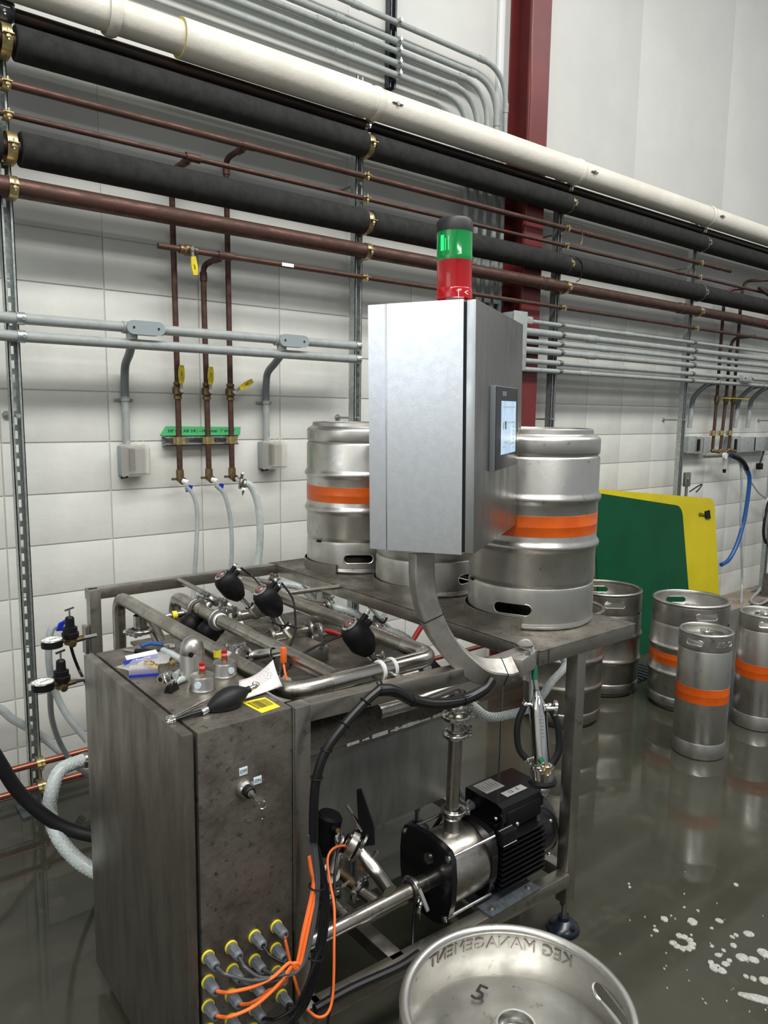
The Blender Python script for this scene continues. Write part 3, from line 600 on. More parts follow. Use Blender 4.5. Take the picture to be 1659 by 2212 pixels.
def halfkeg(mat='keg_metal', band=True, open_band=True):
    t = thing('keg', '', 'keg')
    MB().lathe([(.178, .03), (.160, .012), (.158, .004), (.162, .0), (.168, .0), (.172, .003), (.174, .016), (.186, .022), (.1935, .028), (.1955, .034), (.1955, .070), (.1935, .075), (.189, .079), (.1935, .083), (.196, .088), (.196, .186), (.199, .193), (.2035, .199), (.205, .205), (.2035, .211), (.199, .217), (.196, .224), (.196, .327), (.199, .334), (.2035, .340), (.205, .346), (.2035, .352), (.199, .358), (.196, .365), (.196, .452), (.194, .462), (.191, .470)], n=64).lathe([(.0, .02), (.12, .03), (.178, .045)], n=48).build('body', mat, t)
    MB().lathe([(.1905, .484), (.17, .496), (.12, .507), (.05, .512), (0, .512)], n=64).build('dome', mat, t)
    ring = MB().lathe([(.1905, .468), (.1935, .470), (.1955, .480), (.1955, .572), (.1925, .572), (.1905, .560), (.1905, .468)], n=72)
    cut = []
    for a in (0, PI):
        x = V((math.cos(a), math.sin(a), 0)); y = V((-math.sin(a), math.cos(a), 0))
        M = frame(x*.14+V((0, 0, .532)), y, (0, 0, 1)); cut.append(MB().prism(stadium(.058, .0165), -.08 if M.col[2].xyz.dot(x) < 0 else 0, 0 if M.col[2].xyz.dot(x) < 0 else .08, M))
    ch = booled(ring, cut, 'chime', mat, t)
    for a in (0, PI): MB().tube(slotrim(.1935, .532, .0595, .018, a), .003, 6, cap=False).build('slot_rim', mat, ch)
    for a in (0.9, .9+PI): MB().box((-.011, -.0035, -.003), (.011, .0035, .004), 0, frame((.1945*math.cos(a), .1945*math.sin(a), .4715), (-math.sin(a), math.cos(a), 0), (0, 0, 1)) @ MX.Rotation(PI/2, 4, 'X')).build('drain_notch', 'black_plastic', ch)
    MB().torus((0, 0, .583), (0, 0, 1), .1875, .009, 72, 12).lathe([(.1935, .57), (.1955, .574), (.1962, .580)], n=72).build('rim', mat, t)
    neck(t, .515, .037)
    if band: MB().lathe([(.196, .2515), (.1968, .252), (.1968, .284), (.1971, .285), (.1968, .286), (.1968, .313), (.196, .3135)], n=64).build('paint_band', 'orange_paint', t)
    return t
def slimkeg():
    t = thing('keg', '', 'keg')
    MB().lathe([(.104, .02), (.104, .0), (.110, .0), (.1155, .004), (.1165, .012), (.1165, .070), (.114, .076), (.1165, .083), (.1165, .503), (.114, .510)], n=52).lathe([(0, .02), (.104, .03)], n=32).build('body', 'keg_metal', t)
    MB().lathe([(.113, .535), (.10, .548), (.06, .556), (0, .557)], n=48).build('dome', 'keg_metal', t)
    ring = MB().lathe([(.1135, .508), (.116, .511), (.1172, .516), (.1172, .580), (.1145, .580), (.1135, .575), (.1135, .508)], n=60)
    cut = []
    for a in (0, PI):
        x = V((math.cos(a), math.sin(a), 0)); y = V((-math.sin(a), math.cos(a), 0))
        M = frame(x*.08+V((0, 0, .547)), y, (0, 0, 1)); cut.append(MB().prism(stadium(.038, .0125), -.06 if M.col[2].xyz.dot(x) < 0 else 0, 0 if M.col[2].xyz.dot(x) < 0 else .06, M))
    ch = booled(ring, cut, 'chime', 'keg_metal', t)
    for a in (0, PI): MB().tube(slotrim(.1165, .547, .0395, .014, a), .0026, 6, cap=False).build('slot_rim', 'keg_metal', ch)
    MB().torus((0, 0, .5845), (0, 0, 1), .1115, .0065, 60, 10).build('rim', 'keg_metal', t)
    neck(t, .552, .028)
    MB().lathe([(.1165, .2645), (.1172, .265), (.1172, .300), (.1174, .301), (.1172, .302), (.1172, .3365), (.1165, .337)], n=52).build('paint_band', 'orange_paint', t)
    return t
TT = .926
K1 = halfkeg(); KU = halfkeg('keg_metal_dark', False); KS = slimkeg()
K1.location = (2.708, -1.10, 0); K1.rotation_euler = (0, 0, R(54)); K1['label'] = 'wide keg with orange band standing on the floor behind the slim keg'; K1['group'] = 'wide kegs'
for (y, a, lab) in ((-1.599, -155, 'upside-down keg with orange band at the front corner of the steel table'), (-1.12, -83, 'upside-down keg in the middle of the table behind the control cabinet'), (-.655, -121, 'upside-down keg with orange band at the wall end of the steel table')):
    dup(K1, (.775, y, TT+.592), (PI, 0, R(a)), lab, 'wide kegs')
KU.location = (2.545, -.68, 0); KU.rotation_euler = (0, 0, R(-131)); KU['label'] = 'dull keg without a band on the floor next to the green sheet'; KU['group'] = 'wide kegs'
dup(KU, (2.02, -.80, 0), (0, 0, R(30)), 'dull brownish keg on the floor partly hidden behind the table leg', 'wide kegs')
fg = dup(K1, (-.165, -2.392, 0), (0, 0, R(-22)), 'empty upright keg in the foreground seen from above', 'wide kegs')
KS.location = (2.205, -1.455, 0); KS.rotation_euler = (0, 0, R(-176)); KS['label'] = 'slim keg with orange band, nearest on the wet floor'; KS['group'] = 'slim kegs'
dup(KS, (2.745, -1.475, 0), (0, 0, R(-150)), 'slim keg with orange band cut off by the right edge', 'slim kegs')
# lettering inside the foreground keg and on the slim keg (embossed)
def ringtext(txt, size, r, z, a0, sgn, dep, parent, loc, mat, name='embossed_lettering'):
    # text wrapped on a cylinder; sgn -1 mirrors it
    fn = lambda p: V((loc[0]+(r+p.z)*math.cos(a0+sgn*p.x/r), loc[1]+(r+p.z)*math.sin(a0+sgn*p.x/r), z+p.y))
    m = MB().text(txt, size, dep, None, fn)
    o = m.build(name, mat); o.parent = parent; o.matrix_parent_inverse = parent.matrix_basis.inverted(); return o
bpy.context.view_layer.update()
ringtext('KEG MANAGEMENT', .033, .1905, .552, R(53), 1, .0024, fg, (-.165, -2.392), 'keg_metal_dark')
M = frame((-.165, -2.392, .5065), (-.78, .627, 0), (-.627, -.78, 0))
o = MB().text('5', .055, .0006, frame((-0.133, -2.278, 0.513), (.35, -.93, 0), (.93, .35, 0))).build('marker_digit', 'ink'); o.parent = fg; o.matrix_parent_inverse = fg.matrix_basis.inverted()
ringtext('ZG-02', .036, .1175, .546, R(-107), 1, .0012, KS, (2.205, -1.455), 'keg_metal')

# ================================================================ frame and table
fr = thing('machine_stand', 'stainless square-tube machine frame joined to the keg table', 'frame', (.2, -1.2, 0))
def tub(a, b, w=.04, name='frame_tube', mat='stainless', h=None): return MB().bar(a, b, w, h or w, .0025).build(name, mat, fr)
zt = TT-.02
FX0, FX1 = -.253, .525
tub((FX0, -.455, zt), (FX1-.02, -.455, zt)); tub((-.235, -.475, 0.08), (-.235, -.475, TT))
tub((-.193, -1.791, zt), (.505, -1.845, zt), name='front_rail'); tub((-.2125, -1.790, .10), (-.2125, -1.790, TT), name='post')
for (x, y) in ((.70, -1.845), (.72, -.46), (.525, -.80)): tub((x, y, .10 if x != .525 else .5), (x, y, TT-.04), name='leg')
tub((.70, -1.165, .10), (.70, -1.165, .3), name='leg')
zr = .186
tub((-.19, -1.815, zr), (.68, -1.855, zr), name='lower_rail'); tub((-.2, -1.165, zr), (.68, -1.165, zr), name='lower_rail')
tub((.70, -1.825, zr), (.70, -1.185, zr), name='lower_rail'); tub((.06, -1.825, zr), (.06, -1.185, zr), name='lower_rail'); tub((-.19, -1.825, zr), (-.19, -1.185, zr), name='lower_rail')
# table sheet with apron
tb = thing('keg_table', 'stainless steel keg table with low curved collars around three kegs', 'table', (.73, -1.14, TT-.04))
MB().box((.503, -1.872, TT-.003), (.955, -.42, TT), .001).build('table_sheet', 'sheet_dirty', tb)
for a, b in (((.523, -1.868, TT-.024), (.523, -.425, TT-.024)), ((.935, -1.868, TT-.024), (.935, -.425, TT-.024)), ((.545, -1.85, TT-.024), (.915, -1.85, TT-.024)), ((.545, -.445, TT-.024), (.915, -.445, TT-.024)), ((.545, -1.36, TT-.024), (.915, -1.36, TT-.024))):
    MB().bar(a, b, .038, .040, .002).build('apron', 'stainless', tb)
for y in (-1.599, -1.12, -.655):
    MB().lathe([(.2035, 0), (.2035, .036), (.2065, .036), (.2065, 0)], (.775, y, TT), (0, 0, 1), 28, R(70), R(214)).build('collar', 'stainless', tb)
# adjustable feet
def foot(x, y, lab):
    t = thing('levelling_foot', lab, 'foot', (x, y, 0), 'levelling feet')
    MB().lathe([(0, .0), (.048, .0), (.05, .006), (.047, .016), (.036, .026), (.018, .036), (.016, .048), (0, .05)], (x, y, 0), n=32).build('foot_pad', 'blue_rubber', t)
    for a in (.4, 2.5, 4.6): MB().cyl((x+.036*math.cos(a), y+.036*math.sin(a), .02), (x+.036*math.cos(a), y+.036*math.sin(a), .030), .008, n=10).build('pad_boss', 'blue_rubber', t)
    MB().cyl((x, y, .04), (x, y, .12), .008, n=12).cyl((x, y, .085), (x, y, .10), .014, n=6).build('threaded_stem', 'steel_dull', t)
foot(.70, -1.845, 'black levelling foot under the front right table leg'); foot(.70, -1.165, 'dark levelling foot seen beneath the tank')
foot(-.2125, -1.79, 'levelling foot under the frame corner beside the grey cabinet'); foot(.72, -.46, 'levelling foot under the leg nearest the wall'); foot(-.235, -.475, 'levelling foot under the rear left post')
# tank under the frame
tk = MB().box((-.235, -1.385, .252), (.70, -1.19, .60), .004).build('rinse_tank', 'sheet_tank', fr)
m = MB(); m.loft([[(-.235, -1.385, .60), (.71, -1.385, .60), (.71, -1.385, .585), (-.235, -1.385, .585)], [(-.235, -1.46, .60), (.71, -1.46, .60), (.71, -1.46, .585), (-.235, -1.46, .585)]]); m.build('tank_lip', 'stainless', tk)
m = MB(); m.v = []; m.prism([(-1.46, .60), (-1.46, .606), (-1.19, .72), (-1.0, .72), (-.9, .72), (-.9, .71), (-1.19, .71)], -.235, .69, frame((0, 0, 0), (0, 1, 0), (0, 0, 1))); m.build('tank_cover', 'sheet_dirty', tk)
MB().box((-.19, -1.45, .775), (.47, -.70, .785), .002).build('inner_tray', 'sheet_dirty', tk); MB().box((.06, -1.25, .785), (.24, -1.02, .83), .004).build('junction_cover', 'stainless', tk)
MB().box((.62, -1.38, .60), (.70, -1.2, .64), .003).build('bracket', 'stainless', tk)
MB().box((-.17, -1.50, .80), (-.05, -1.46, .862), .004).build('bracket', 'white_gasket', tk)
MB().cyl((.70, -1.565, .19), (.70, -1.565, .9), .004, n=8).build('tie_rod', 'steel_bright', tk)

random.seed(3)
m = MB(); x = .16
while x < .62:
    l = random.uniform(.008, .03); h = random.uniform(.004, .014); m.box((x, -1.4615, .6005-h*.3), (x+l, -1.4598, .6005+h*.6)); x += l+random.choice((0, .002, .012))
rs_ = m.build('scale_residue', 'white_gasket', tk); rs_['kind'] = 'stuff'
# ================================================================ control cabinet at left front
cb = thing('electrical_cabinet', 'tall grimy stainless electrical cabinet with key switch and cable glands', 'cabinet', (-.35, -1.49, 0))
MB().box((-.4535, -1.80, .05), (-.2345, -1.185, TT), .003).build('body', 'sheet_dirty', cb)
MB().box((-.484, -1.798, .05), (-.4605, -1.183, TT+.001), .003).build('side_panel', 'sheet_side', cb)
MB().box((-.4595, -1.78, .06), (-.4540, -1.20, TT-.012)).build('gasket', 'black_rubber', cb)
MB().box((-.2342, -1.8022, .40), (-.2325, -1.799, TT+.002), .0005).build('weld_seam', 'steel_bright', cb)
def on_front(x, z): return V((x, -1.80, z))
ks = V((-.352, -1.80, .779))
MB().lathe([(.0195, 0), (.0205, .004), (.0175, .012), (.0155, .0165), (.0, .0165)], ks, (0, -1, 0), 32).build('key_switch', 'steel_bright', cb)
k2 = MB().lathe([(.0125, .016), (.0125, .026), (.010, .029), (0, .029)], ks, (0, -1, 0), 28).build('lock_barrel', 'black_plastic', cb)
MB().lathe([(.0075, 0), (.0075, .0015), (0, .0018)], ks+V((0, -.0288, 0)), (0, -1, 0), 20).build('lock_face', 'steel_bright', k2)
ky = thing('key', 'small key in the switch with a thin chain of split rings', 'key', ks+V((.01, -.04, -.01)))
M = frame(ks+V((.002, -.029, 0)), (.25, -1, -.25), (1, .1, -.3))
MB().box((0, -.004, -.001), (.014, .004, .001), 0, M).cyl(M @ V((.022, 0, -.001)), M @ V((.022, 0, .001)), .011, n=20).build('key_bow', 'steel_bright', ky)
kp = M @ V((.027, 0, 0))
MB().torus(kp+V((.004, 0, -.012)), (.3, 1, .1), .0085, .0007, 24, 6).build('split_ring', 'steel_bright', ky)
MB().box(kp+V((.002, -.001, -.040)), kp+V((.005, .001, -.021))).box(kp+V((.003, -.001, -.060)), kp+V((.005, .001, -.043))).torus(kp+V((.0035, 0, -.0415)), (1, 0, 0), .002, .0006, 10, 5).build('chain_link', 'steel_bright', ky)
for (x, z, s) in ((-.3535, .8165, 'OFF'), (-.3205, .786, 'ON')):
    lb = MB().box((x-.0095, -1.8012, z-.0085), (x+.0095, -1.80, z+.0085), .0004).build('label_plate', 'label_blue', cb)
    MB().text(s, .0098, .0002, frame((x, -1.8014, z), (1, 0, 0), (0, 0, 1))).build('label_text', 'ink', lb)
# weathered streak of rust-orange
# cable glands and cables
GL = [(-0.441, -1.800, 0.436), (-0.388, -1.800, 0.433), (-0.332, -1.800, 0.432), (-0.278, -1.800, 0.431), (-0.442, -1.800, 0.380), (-0.386, -1.800, 0.378), (-0.333, -1.800, 0.375), (-0.280, -1.800, 0.377), (-0.443, -1.800, 0.324), (-0.390, -1.800, 0.322), (-0.334, -1.800, 0.317), (-0.279, -1.800, 0.320), (-0.442, -1.800, 0.268), (-0.391, -1.800, 0.264), (-0.334, -1.800, 0.259), (-0.339, -1.800, 0.212), (-0.266, -1.800, 0.255)]
GD = ['grey cable gland']
for i, g in enumerate(GL):
    g = V(g); t = MB().lathe([(.0105, 0), (.0142, 0), (.0142, .0035), (.012, .004)], g, (0, -1, 0), 24).build('gland_washer', 'yellow_ring', cb)
    n6 = MB()
    n6.cyl(g+V((0, -.003, 0)), g+V((0, -.012, 0)), .0128, n=6); n6.cyl(g+V((0, -.012, 0)), g+V((0, -.034, 0)), .0122, .0112, n=8)
    n6.lathe([(.0112, .034), (.0085, .040), (.0055, .040), (.0055, .030), (0, .030)], g, (0, -1, 0), 16)
    n6.build('cable_gland', 'gland_grey', t)
def cable(i, pts, r, mat, lab, cat='cable', grp='cables from the cabinet glands'):
    g = V(GL[i])
    P = cr([g+V((0, -.031, 0)), g.lerp(V(pts[0]), .45)+V((0, -.020, -.001))]+[V(p) for p in pts], 6)
    return tag(MB().tube(P, r, 8).build('cable', mat), lab, cat, grp)
# bundle reference points up the post (just in front of the frame, right of the cabinet)
def B(u): return u
b1 = V((-0.276, -1.900, 0.398)); b2 = V((-0.244, -1.890, 0.458)); b3 = V((-0.220, -1.875, 0.542)); b4 = V((-0.221, -1.868, 0.619)); b5 = V((-0.228, -1.865, 0.663))
def bun(o, s=0): return [p+V((o*.006, -s*.004, o*.001)) for p in (b1, b2, b3, b4, b5)]
def bun2(o, s): 
    q = [V((-0.228, -1.872, 0.543)), V((-0.229, -1.866, 0.578)), V((-0.230, -1.860, 0.608))]
    return [b1+V((-.012+o*.006, 0, .004*s)), b2+V((-.022+o*.006, -s*.003, 0))]+[p+V((o*.004, -s*.003, 0)) for p in q]
cable(0, [V((-0.433, -1.870, 0.436)), V((-0.386, -1.890, 0.412)), V((-0.333, -1.900, 0.402))]+bun(-1), .0035, 'cable_grey', 'grey cable sweeping right from the top left gland')
cable(1, [V((-0.391, -1.870, 0.431)), V((-0.365, -1.890, 0.408)), V((-0.316, -1.900, 0.397))]+bun(0, .5), .0035, 'cable_grey', 'grey cable from the second gland of the top row')
cable(2, [V((-0.326, -1.860, 0.419)), V((-0.304, -1.880, 0.405))]+bun(1), .003, 'cable_black', 'black cable drooping from the third gland of the top row')
cable(6, [V((-0.326, -1.870, 0.386)), V((-0.305, -1.890, 0.392))]+bun(.4, 1), .003, 'cable_grey', 'grey cable from the third gland of the second row')
cable(5, [V((-0.397, -1.880, 0.404)), V((-0.360, -1.890, 0.394)), V((-0.322, -1.900, 0.392))]+bun(-.5, 1), .0033, 'cable_grey', 'grey cable from the second gland of the second row')
cable(4, [V((-0.428, -1.880, 0.402)), V((-0.386, -1.890, 0.398)), V((-0.344, -1.900, 0.405)), V((-0.305, -1.900, 0.418))]+bun2(0, 0), .0037, 'cable_orange', 'orange cable from the first gland of the second row', grp='orange cables')
cable(8, [V((-0.429, -1.880, 0.348)), V((-0.382, -1.890, 0.353)), V((-0.333, -1.900, 0.381)), V((-0.299, -1.900, 0.410))]+bun2(1, 0), .0037, 'cable_orange', 'orange cable from the leftmost gland of the third row', grp='orange cables')
cable(9, [V((-0.376, -1.870, 0.344)), V((-0.349, -1.890, 0.365)), V((-0.320, -1.900, 0.388)), V((-0.294, -1.900, 0.412))]+bun2(0, 1), .0037, 'cable_orange', 'orange cable from the second gland of the third row', grp='orange cables')
cable(10, [V((-0.332, -1.860, 0.341)), V((-0.316, -1.890, 0.369)), V((-0.288, -1.900, 0.409))]+bun2(1.6, 1), .0037, 'cable_orange', 'orange cable from the third gland of the third row', grp='orange cables')
cable(3, [V((-0.276, -1.840, 0.410)), V((-0.266, -1.850, 0.345)), V((-0.251, -1.860, 0.277)), V((-0.236, -1.870, 0.247)), V((-0.216, -1.880, 0.229)), V((-0.191, -1.880, 0.230)), V((-0.172, -1.870, 0.264)), V((-0.149, -1.840, 0.349)), V((-0.121, -1.800, 0.407)), V((-0.107, -1.760, 0.450)), V((-0.092, -1.730, 0.483)), V((-0.066, -1.720, 0.496)), V((-0.022, -1.710, 0.479)), V((0.013, -1.710, 0.438)), V((0.021, -1.720, 0.402))], .0032, 'cable_orange', 'long orange cable looping low then up to the sensor by the pump', grp='orange cables')
cable(14, [V((-0.316, -1.870, 0.274)), V((-0.282, -1.890, 0.302)), V((-0.251, -1.900, 0.369)), V((-0.204, -1.880, 0.433)), V((-0.195, -1.870, 0.512)), V((-0.207, -1.865, 0.601)), V((-0.219, -1.865, 0.660))], .0035, 'cable_black', 'black cable rising from the third gland of the fourth row')
for k in range(4):
    P = [V((-0.322, -1.880, 0.257))+V((k*.012, 0, -.004)), V((-0.282, -1.890, 0.286))+V((k*.009, 0, 0)), V((-0.252, -1.895, 0.356))+V((k*.008, 0, 0)), V((-0.220, -1.885, 0.443))+V((k*.007, 0, 0)), V((-0.206, -1.875, 0.519))+V((k*.005, 0, 0)), V((-0.214, -1.865, 0.604))+V((k*.003, 0, 0)), V((-0.222, -1.865, 0.661))]
    tag(MB().tube(cr(P, 6), .0033, 8).build('cable', 'cable_black'), '%s black cable in the bundle hanging right of the cabinet glands' % ['leftmost', 'second from left', 'third from left', 'rightmost'][k], 'cable', 'black bundled cables')
cable(16, [V((-0.287, -1.870, 0.280)), V((-0.276, -1.890, 0.239)), V((-0.259, -1.890, 0.189))], .0066, 'cable_black', 'thick printed black cable running down from the low right gland')
tag(MB().torus(b3+V((.0, 0, 0)), (0.15, 0, 1), .017, .002, 20, 6).build('cable_tie', 'black_plastic'), 'black cable tie around the upper part of the hanging cable bundle', 'cable tie', 'cable ties')
tag(MB().torus(V((-0.237, -1.893, 0.396)), (0.3, 0, 1), .018, .002, 20, 6).build('cable_tie', 'black_plastic'), 'black cable tie around the lower part of the hanging cable bundle', 'cable tie', 'cable ties')
# black braided loom up and along the front rail to the arm
LP = [V((-0.224, -1.868, 0.647)), V((-0.223, -1.868, 0.726)), V((-0.216, -1.868, 0.787)), V((-0.193, -1.870, 0.843)), V((-0.146, -1.872, 0.889)), V((-0.090, -1.872, 0.927)), V((-0.048, -1.872, 0.947))]
loom = thing('cable_loom', 'black braided cable loom rising from the cabinet and along the front rail', 'cable loom', LP[0])
MB().tube(cr(LP, 8), .0105, 10).build('loom_branch', 'cable_black', loom)
LQ = [V((-0.054, -1.872, 0.944)), V((-0.013, -1.875, 0.935)), V((0.039, -1.880, 0.902)), V((0.107, -1.885, 0.878)), V((0.195, -1.890, 0.868)), V((0.256, -1.900, 0.883)), V((0.285, -1.900, 0.903))]
MB().tube(cr(LQ, 8), .0125, 10).build('loom_branch', 'cable_black', loom)
for i in range(5):
    P = [p+V((0, .007*math.cos(i*1.26+j*.6), .011*math.sin(i*1.26+j*.6))) for j, p in enumerate(LQ)]
    MB().tube(cr(P, 5), .0042, 6).build('loom_strand', 'cable_black', loom)
for p, a in ((LP[2], (.1, 0, 1)), (LP[3], (.4, 0, 1)), (LP[4], (1, 0, 1)), (LP[5], (1, 0, 1)), (LQ[2], (1, 0, -.3)), (LQ[4], (1, 0, .1))):
    MB().torus(p, a, .0130, .0018, 18, 6).build('tie', 'black_plastic', loom)
MB().tube(cr([V((-0.048, -1.872, 0.944)), V((-0.041, -1.866, 0.957)), V((0.010, -1.786, 0.932)), V((0.012, -1.765, 0.930))], 4), .003, 6).build('tie', 'black_plastic', loom)
# bottom black hose with print along the lower rail
tag(MB().tube(cr([V((-0.209, -1.851, 0.225)), V((-0.107, -1.853, 0.225)), V((0.021, -1.868, 0.225)), V((0.092, -1.864, 0.225))], 5), .011, 10).build('drain_hose', 'cable_black'), 'black printed hose lying on the lower front rail', 'hose')


# ================================================================ pipework on the frame
ZM = .918
pw = thing('process_pipework', 'stainless tube manifold lying across the machine frame', 'pipework', (0, -1.2, ZM))
def ptube(P, r, mat='stainless_tube', rad=.05, name='tube'): return MB().tube(fil(P, rad, 7), r, 20).build(name, mat, pw)
ptube([(-.19, -.60, .55), (-.19, -.60, ZM), (-.185, -1.715, ZM), (-.05, -1.715, ZM)], .0215, rad=.06)
ptube([(-.08, -1.715, ZM), (.255, -1.715, ZM), (.255, -1.60, ZM)], .0225, 'stainless_polished', .05)
ptube([(.255, -1.63, ZM), (.262, -.66, ZM)], .0215)
ptube([(-.03, -.70, .62), (-.03, -.70, ZM), (-.04, -.95, ZM)], .0215, rad=.06); ptube([(-.04, -.95, ZM), (-.045, -1.69, ZM)], .0205)
ptube([(.085, -.475, .915), (.075, -.86, .912), (.075, -.86, .82)], .0095, rad=.012, name='thin_tube')
ptube([(.27, -.93, .928), (.505, -.93, .921)], .0085, 'stainless_polished', name='thin_tube')
ptube([(-.135, -.72, .86), (-.135, -.84, .80)], .02)
# lower wide tube and cross tubes in the tray
ptube([(-.19, -1.15, .86), (-.02, -1.15, .80)], .02)
ptube([(.0, -1.60, .83), (.30, -1.60, .83)], .012)
def triclamp(c, ax, r=.032, par=None, wing=(0, 0, 1), mat='steel_dull', wl=.03, nm='tri_clamp'):
    c = V(c); ax = V(ax).normalized(); w = V(wing); w = (w-ax*w.dot(ax)).normalized(); s = ax.cross(w)
    t = MB().lathe([(r-.008, -.008), (r+.001, -.006), (r+.003, -.0035), (r+.003, .0035), (r+.001, .006), (r-.008, .008), (r-.008, -.008)], c, ax, 28)
    p = c+w*(r+.006)
    t.bar(p-ax*.0065-s*.010, p+ax*.0065-s*.010, .006, .012, upv=w).bar(p-ax*.0065+s*.008, p+ax*.0065+s*.008, .006, .012, upv=w)
    t.cyl(p+w*.002-s*.016, p+w*.002+s*.018, .0032, n=8)
    e = p+w*.002+s*.018
    t.cyl(e, e+s*wl*.5, .006, n=10); t.bar(e+s*wl*.3-w*.0, e+s*wl+w*.010, .008, .005, upv=ax).bar(e+s*wl*.3, e+s*wl-w*.012, .008, .005, upv=ax)
    return t.build(nm, mat, par)
# white gaskets and the hanger on the polished run
for x in (.075, .112): MB().lathe([(.0225, -.005), (.0265, -.0035), (.0265, .0035), (.0225, .005)], (x, -1.715, ZM), (1, 0, 0), 28).build('gasket', 'white_gasket', pw)
MB().lathe([(.0228, -.012), (.0245, -.012), (.0245, .012), (.0228, .012)], (.0935, -1.715, ZM), (1, 0, 0), 28).cyl((.1, -1.735, ZM-.012), (.115, -1.81, ZM-.01), .0075, n=12).build('pipe_hanger', 'stainless_polished', pw)
for c, ax in (((-.04, -.90, ZM), (0, 1, 0)), ((-.042, -1.06, ZM), (0, 1, 0))): triclamp(c, ax, .031, pw, (.4, 0, 1))
MB().lathe([(.0206, -.006), (.0235, -.004), (.0235, .004), (.0206, .006)], (-.043, -1.075, ZM), (0, 1, 0), 24).build('gasket', 'white_gasket', pw)
# tee with sensor at (-.19,-.8)
MB().lathe([(.021, -.07), (.0215, -.02)], (-.19, -.80, ZM), (0, 0, 1), 20).build('branch_tube', 'stainless_tube', pw); triclamp((-.19, -.80, ZM-.072), (0, 0, 1), .036, pw, (-1, -.3, 0))
def sensor(name, lab, a, b, r, mat='steel_dull', extra=None):
    a = V(a); b = V(b); t = thing(name, lab, 'sensor', a); d = (b-a).normalized(); L = (b-a).length
    MB().lathe([(r*.5, 0), (r*.5, L*.12), (r, L*.14), (r, L*.42)], a, d, 20).build('sensor_tip', 'steel_bright', t)
    MB().lathe([(r, L*.42), (r*1.02, L*.44), (r*1.02, L*.7), (r*.75, L*.72), (r*.75, L*.8)], a, d, 6).build('sensor_body', mat, t)
    MB().lathe([(r*.75, L*.78), (r*.6, L), (0, L)], a, d, 16).build('sensor_end', 'steel_bright', t)
    return t, d, L
t, d, L = sensor('inline_sensor', 'hexagonal steel fitting joining the left pipe tee behind the frame post', (-0.118, -0.780, 0.840), (-0.209, -0.700, 0.819), .0155, 'steel_bright')
t, d, L = sensor('pressure_switch', 'small steel pressure switch with a yellow sticker behind the left pipe', (-0.058, -0.850, 0.893), (-0.127, -0.850, 0.895), .0125, 'stainless_polished')
MB().lathe([(.0134, L*.45), (.0134, L*.68)], (-0.058, -0.850, 0.893), d, 16).build('sticker', 'yellow_label', t)
sa = V((-0.116, -1.383, 0.900)); sb_ = V((-0.080, -1.502, 0.940))
t, d, L = sensor('flow_sensor', 'polished cylindrical sensor clamped to the middle pipe with orange plug', sa, sb_, .0145, 'stainless_polished')
triclamp(sa+V((-.012, 0, 0)), (sb_-sa), .030, t, (0, 0, 1), 'steel_bright')
MB().lathe([(.0155, L*.2), (.0165, L*.22), (.0165, L*.45), (.0155, L*.47), (.0155, L*.75)], sa, d, 24).build('sensor_barrel', 'steel_bright', t)
pe = sb_+d*.004
MB().box(pe+V((-.007, -.007, -.030)), pe+V((.007, .007, .012)), .003).build('sensor_plug', 'cable_orange', t)
MB().tube(cr([pe+V((0, 0, -.028)), pe+V((-.006, -.02, -.055)), pe+V((-.012, -.05, -.075))], 4), .0032, 8).build('sensor_cable', 'cable_orange', t)
# angle-seat valves
def seat_valve(lab, base, actp, head, r=.029, bodydir=(1, 0, 0), ports=True):
    base = V(base); actp = V(actp); d = (V(head)-actp).normalized(); H = (V(head)-actp).length/.076; t = thing('seat_valve', lab, 'valve', base, 'actuated seat valves')
    bd = V(bodydir).normalized()
    if ports:
        MB().cyl(base-bd*.07, base+bd*.065, .0175, n=18).lathe([(.0235, 0), (.0245, .01), (.0235, .035), (.017, .04)], base, d, 18).sph(base, .023, 10).build('valve_body', 'stainless_tube', t)
        triclamp(base-bd*.075, bd, .027, t, (0, -.6, -.6)); triclamp(base+bd*.07, bd, .027, t, (0, -.6, -.8))
    MB().cyl(base+d*.03, actp, .009, n=14).cyl(base+d*.036, base+d*.045, .013, n=6).build('stem', 'steel_bright', t)
    o = actp
    MB().lathe([(q, h*H) for q, h in [(.008, -.004), (r*.5, -.001), (r*.62, .004), (r*.92, .020), (r, .028), (r, .056), (r*.93, .066), (r*.76, .073), (r*.62, .076), (0, .076)]], o, d, 28).build('actuator', 'black_plastic', t); o = actp+d*.076*(H-1)
    MB().lathe([(r*.56, .074), (r*.60, .079), (r*.46, .082), (r*.42, .0775)], o, d, 24).build('indicator_ring', 'steel_bright', t)
    MB().sph(o+d*.074, r*.42, 8, (1, 1, 1)).build('indicator', 'lens_dim', t)
    x = V((.75, -.15, .2)); x = (x-d*x.dot(d)).normalized()
    for k in (.040, .062):
        p = o+d*k+x*r*.85; MB().cyl(p, p+x*.020+d*.006, .0085, n=12).build('air_port', 'black_plastic', t)
        MB().cyl(p+x*.020+d*.006, p+x*.032+d*.012, .0055, n=10).cyl(p+x*.024+d*.009, p+x*.028+d*.011, .0075, n=6).build('push_fitting', 'steel_bright', t)
    return t, o+d*.05+x*(r*.85+.034)
v1, f1 = seat_valve('black-capped angle seat valve nearest the wall', (0.238, -0.786, 0.831), (0.170, -0.797, 0.903), (0.102, -0.792, 0.990), .0405)
v2, f2 = seat_valve('black-capped angle seat valve in the middle with hanging air line', (0.199, -1.090, 0.838), (0.140, -1.107, 0.919), (0.079, -1.108, 1.002), .0385)
v3, f3 = seat_valve('black-capped angle seat valve nearest the front pipe run', (0.193, -1.561, 0.860), (0.151, -1.570, 0.913), (0.094, -1.561, 0.996), .0385, ports=False)
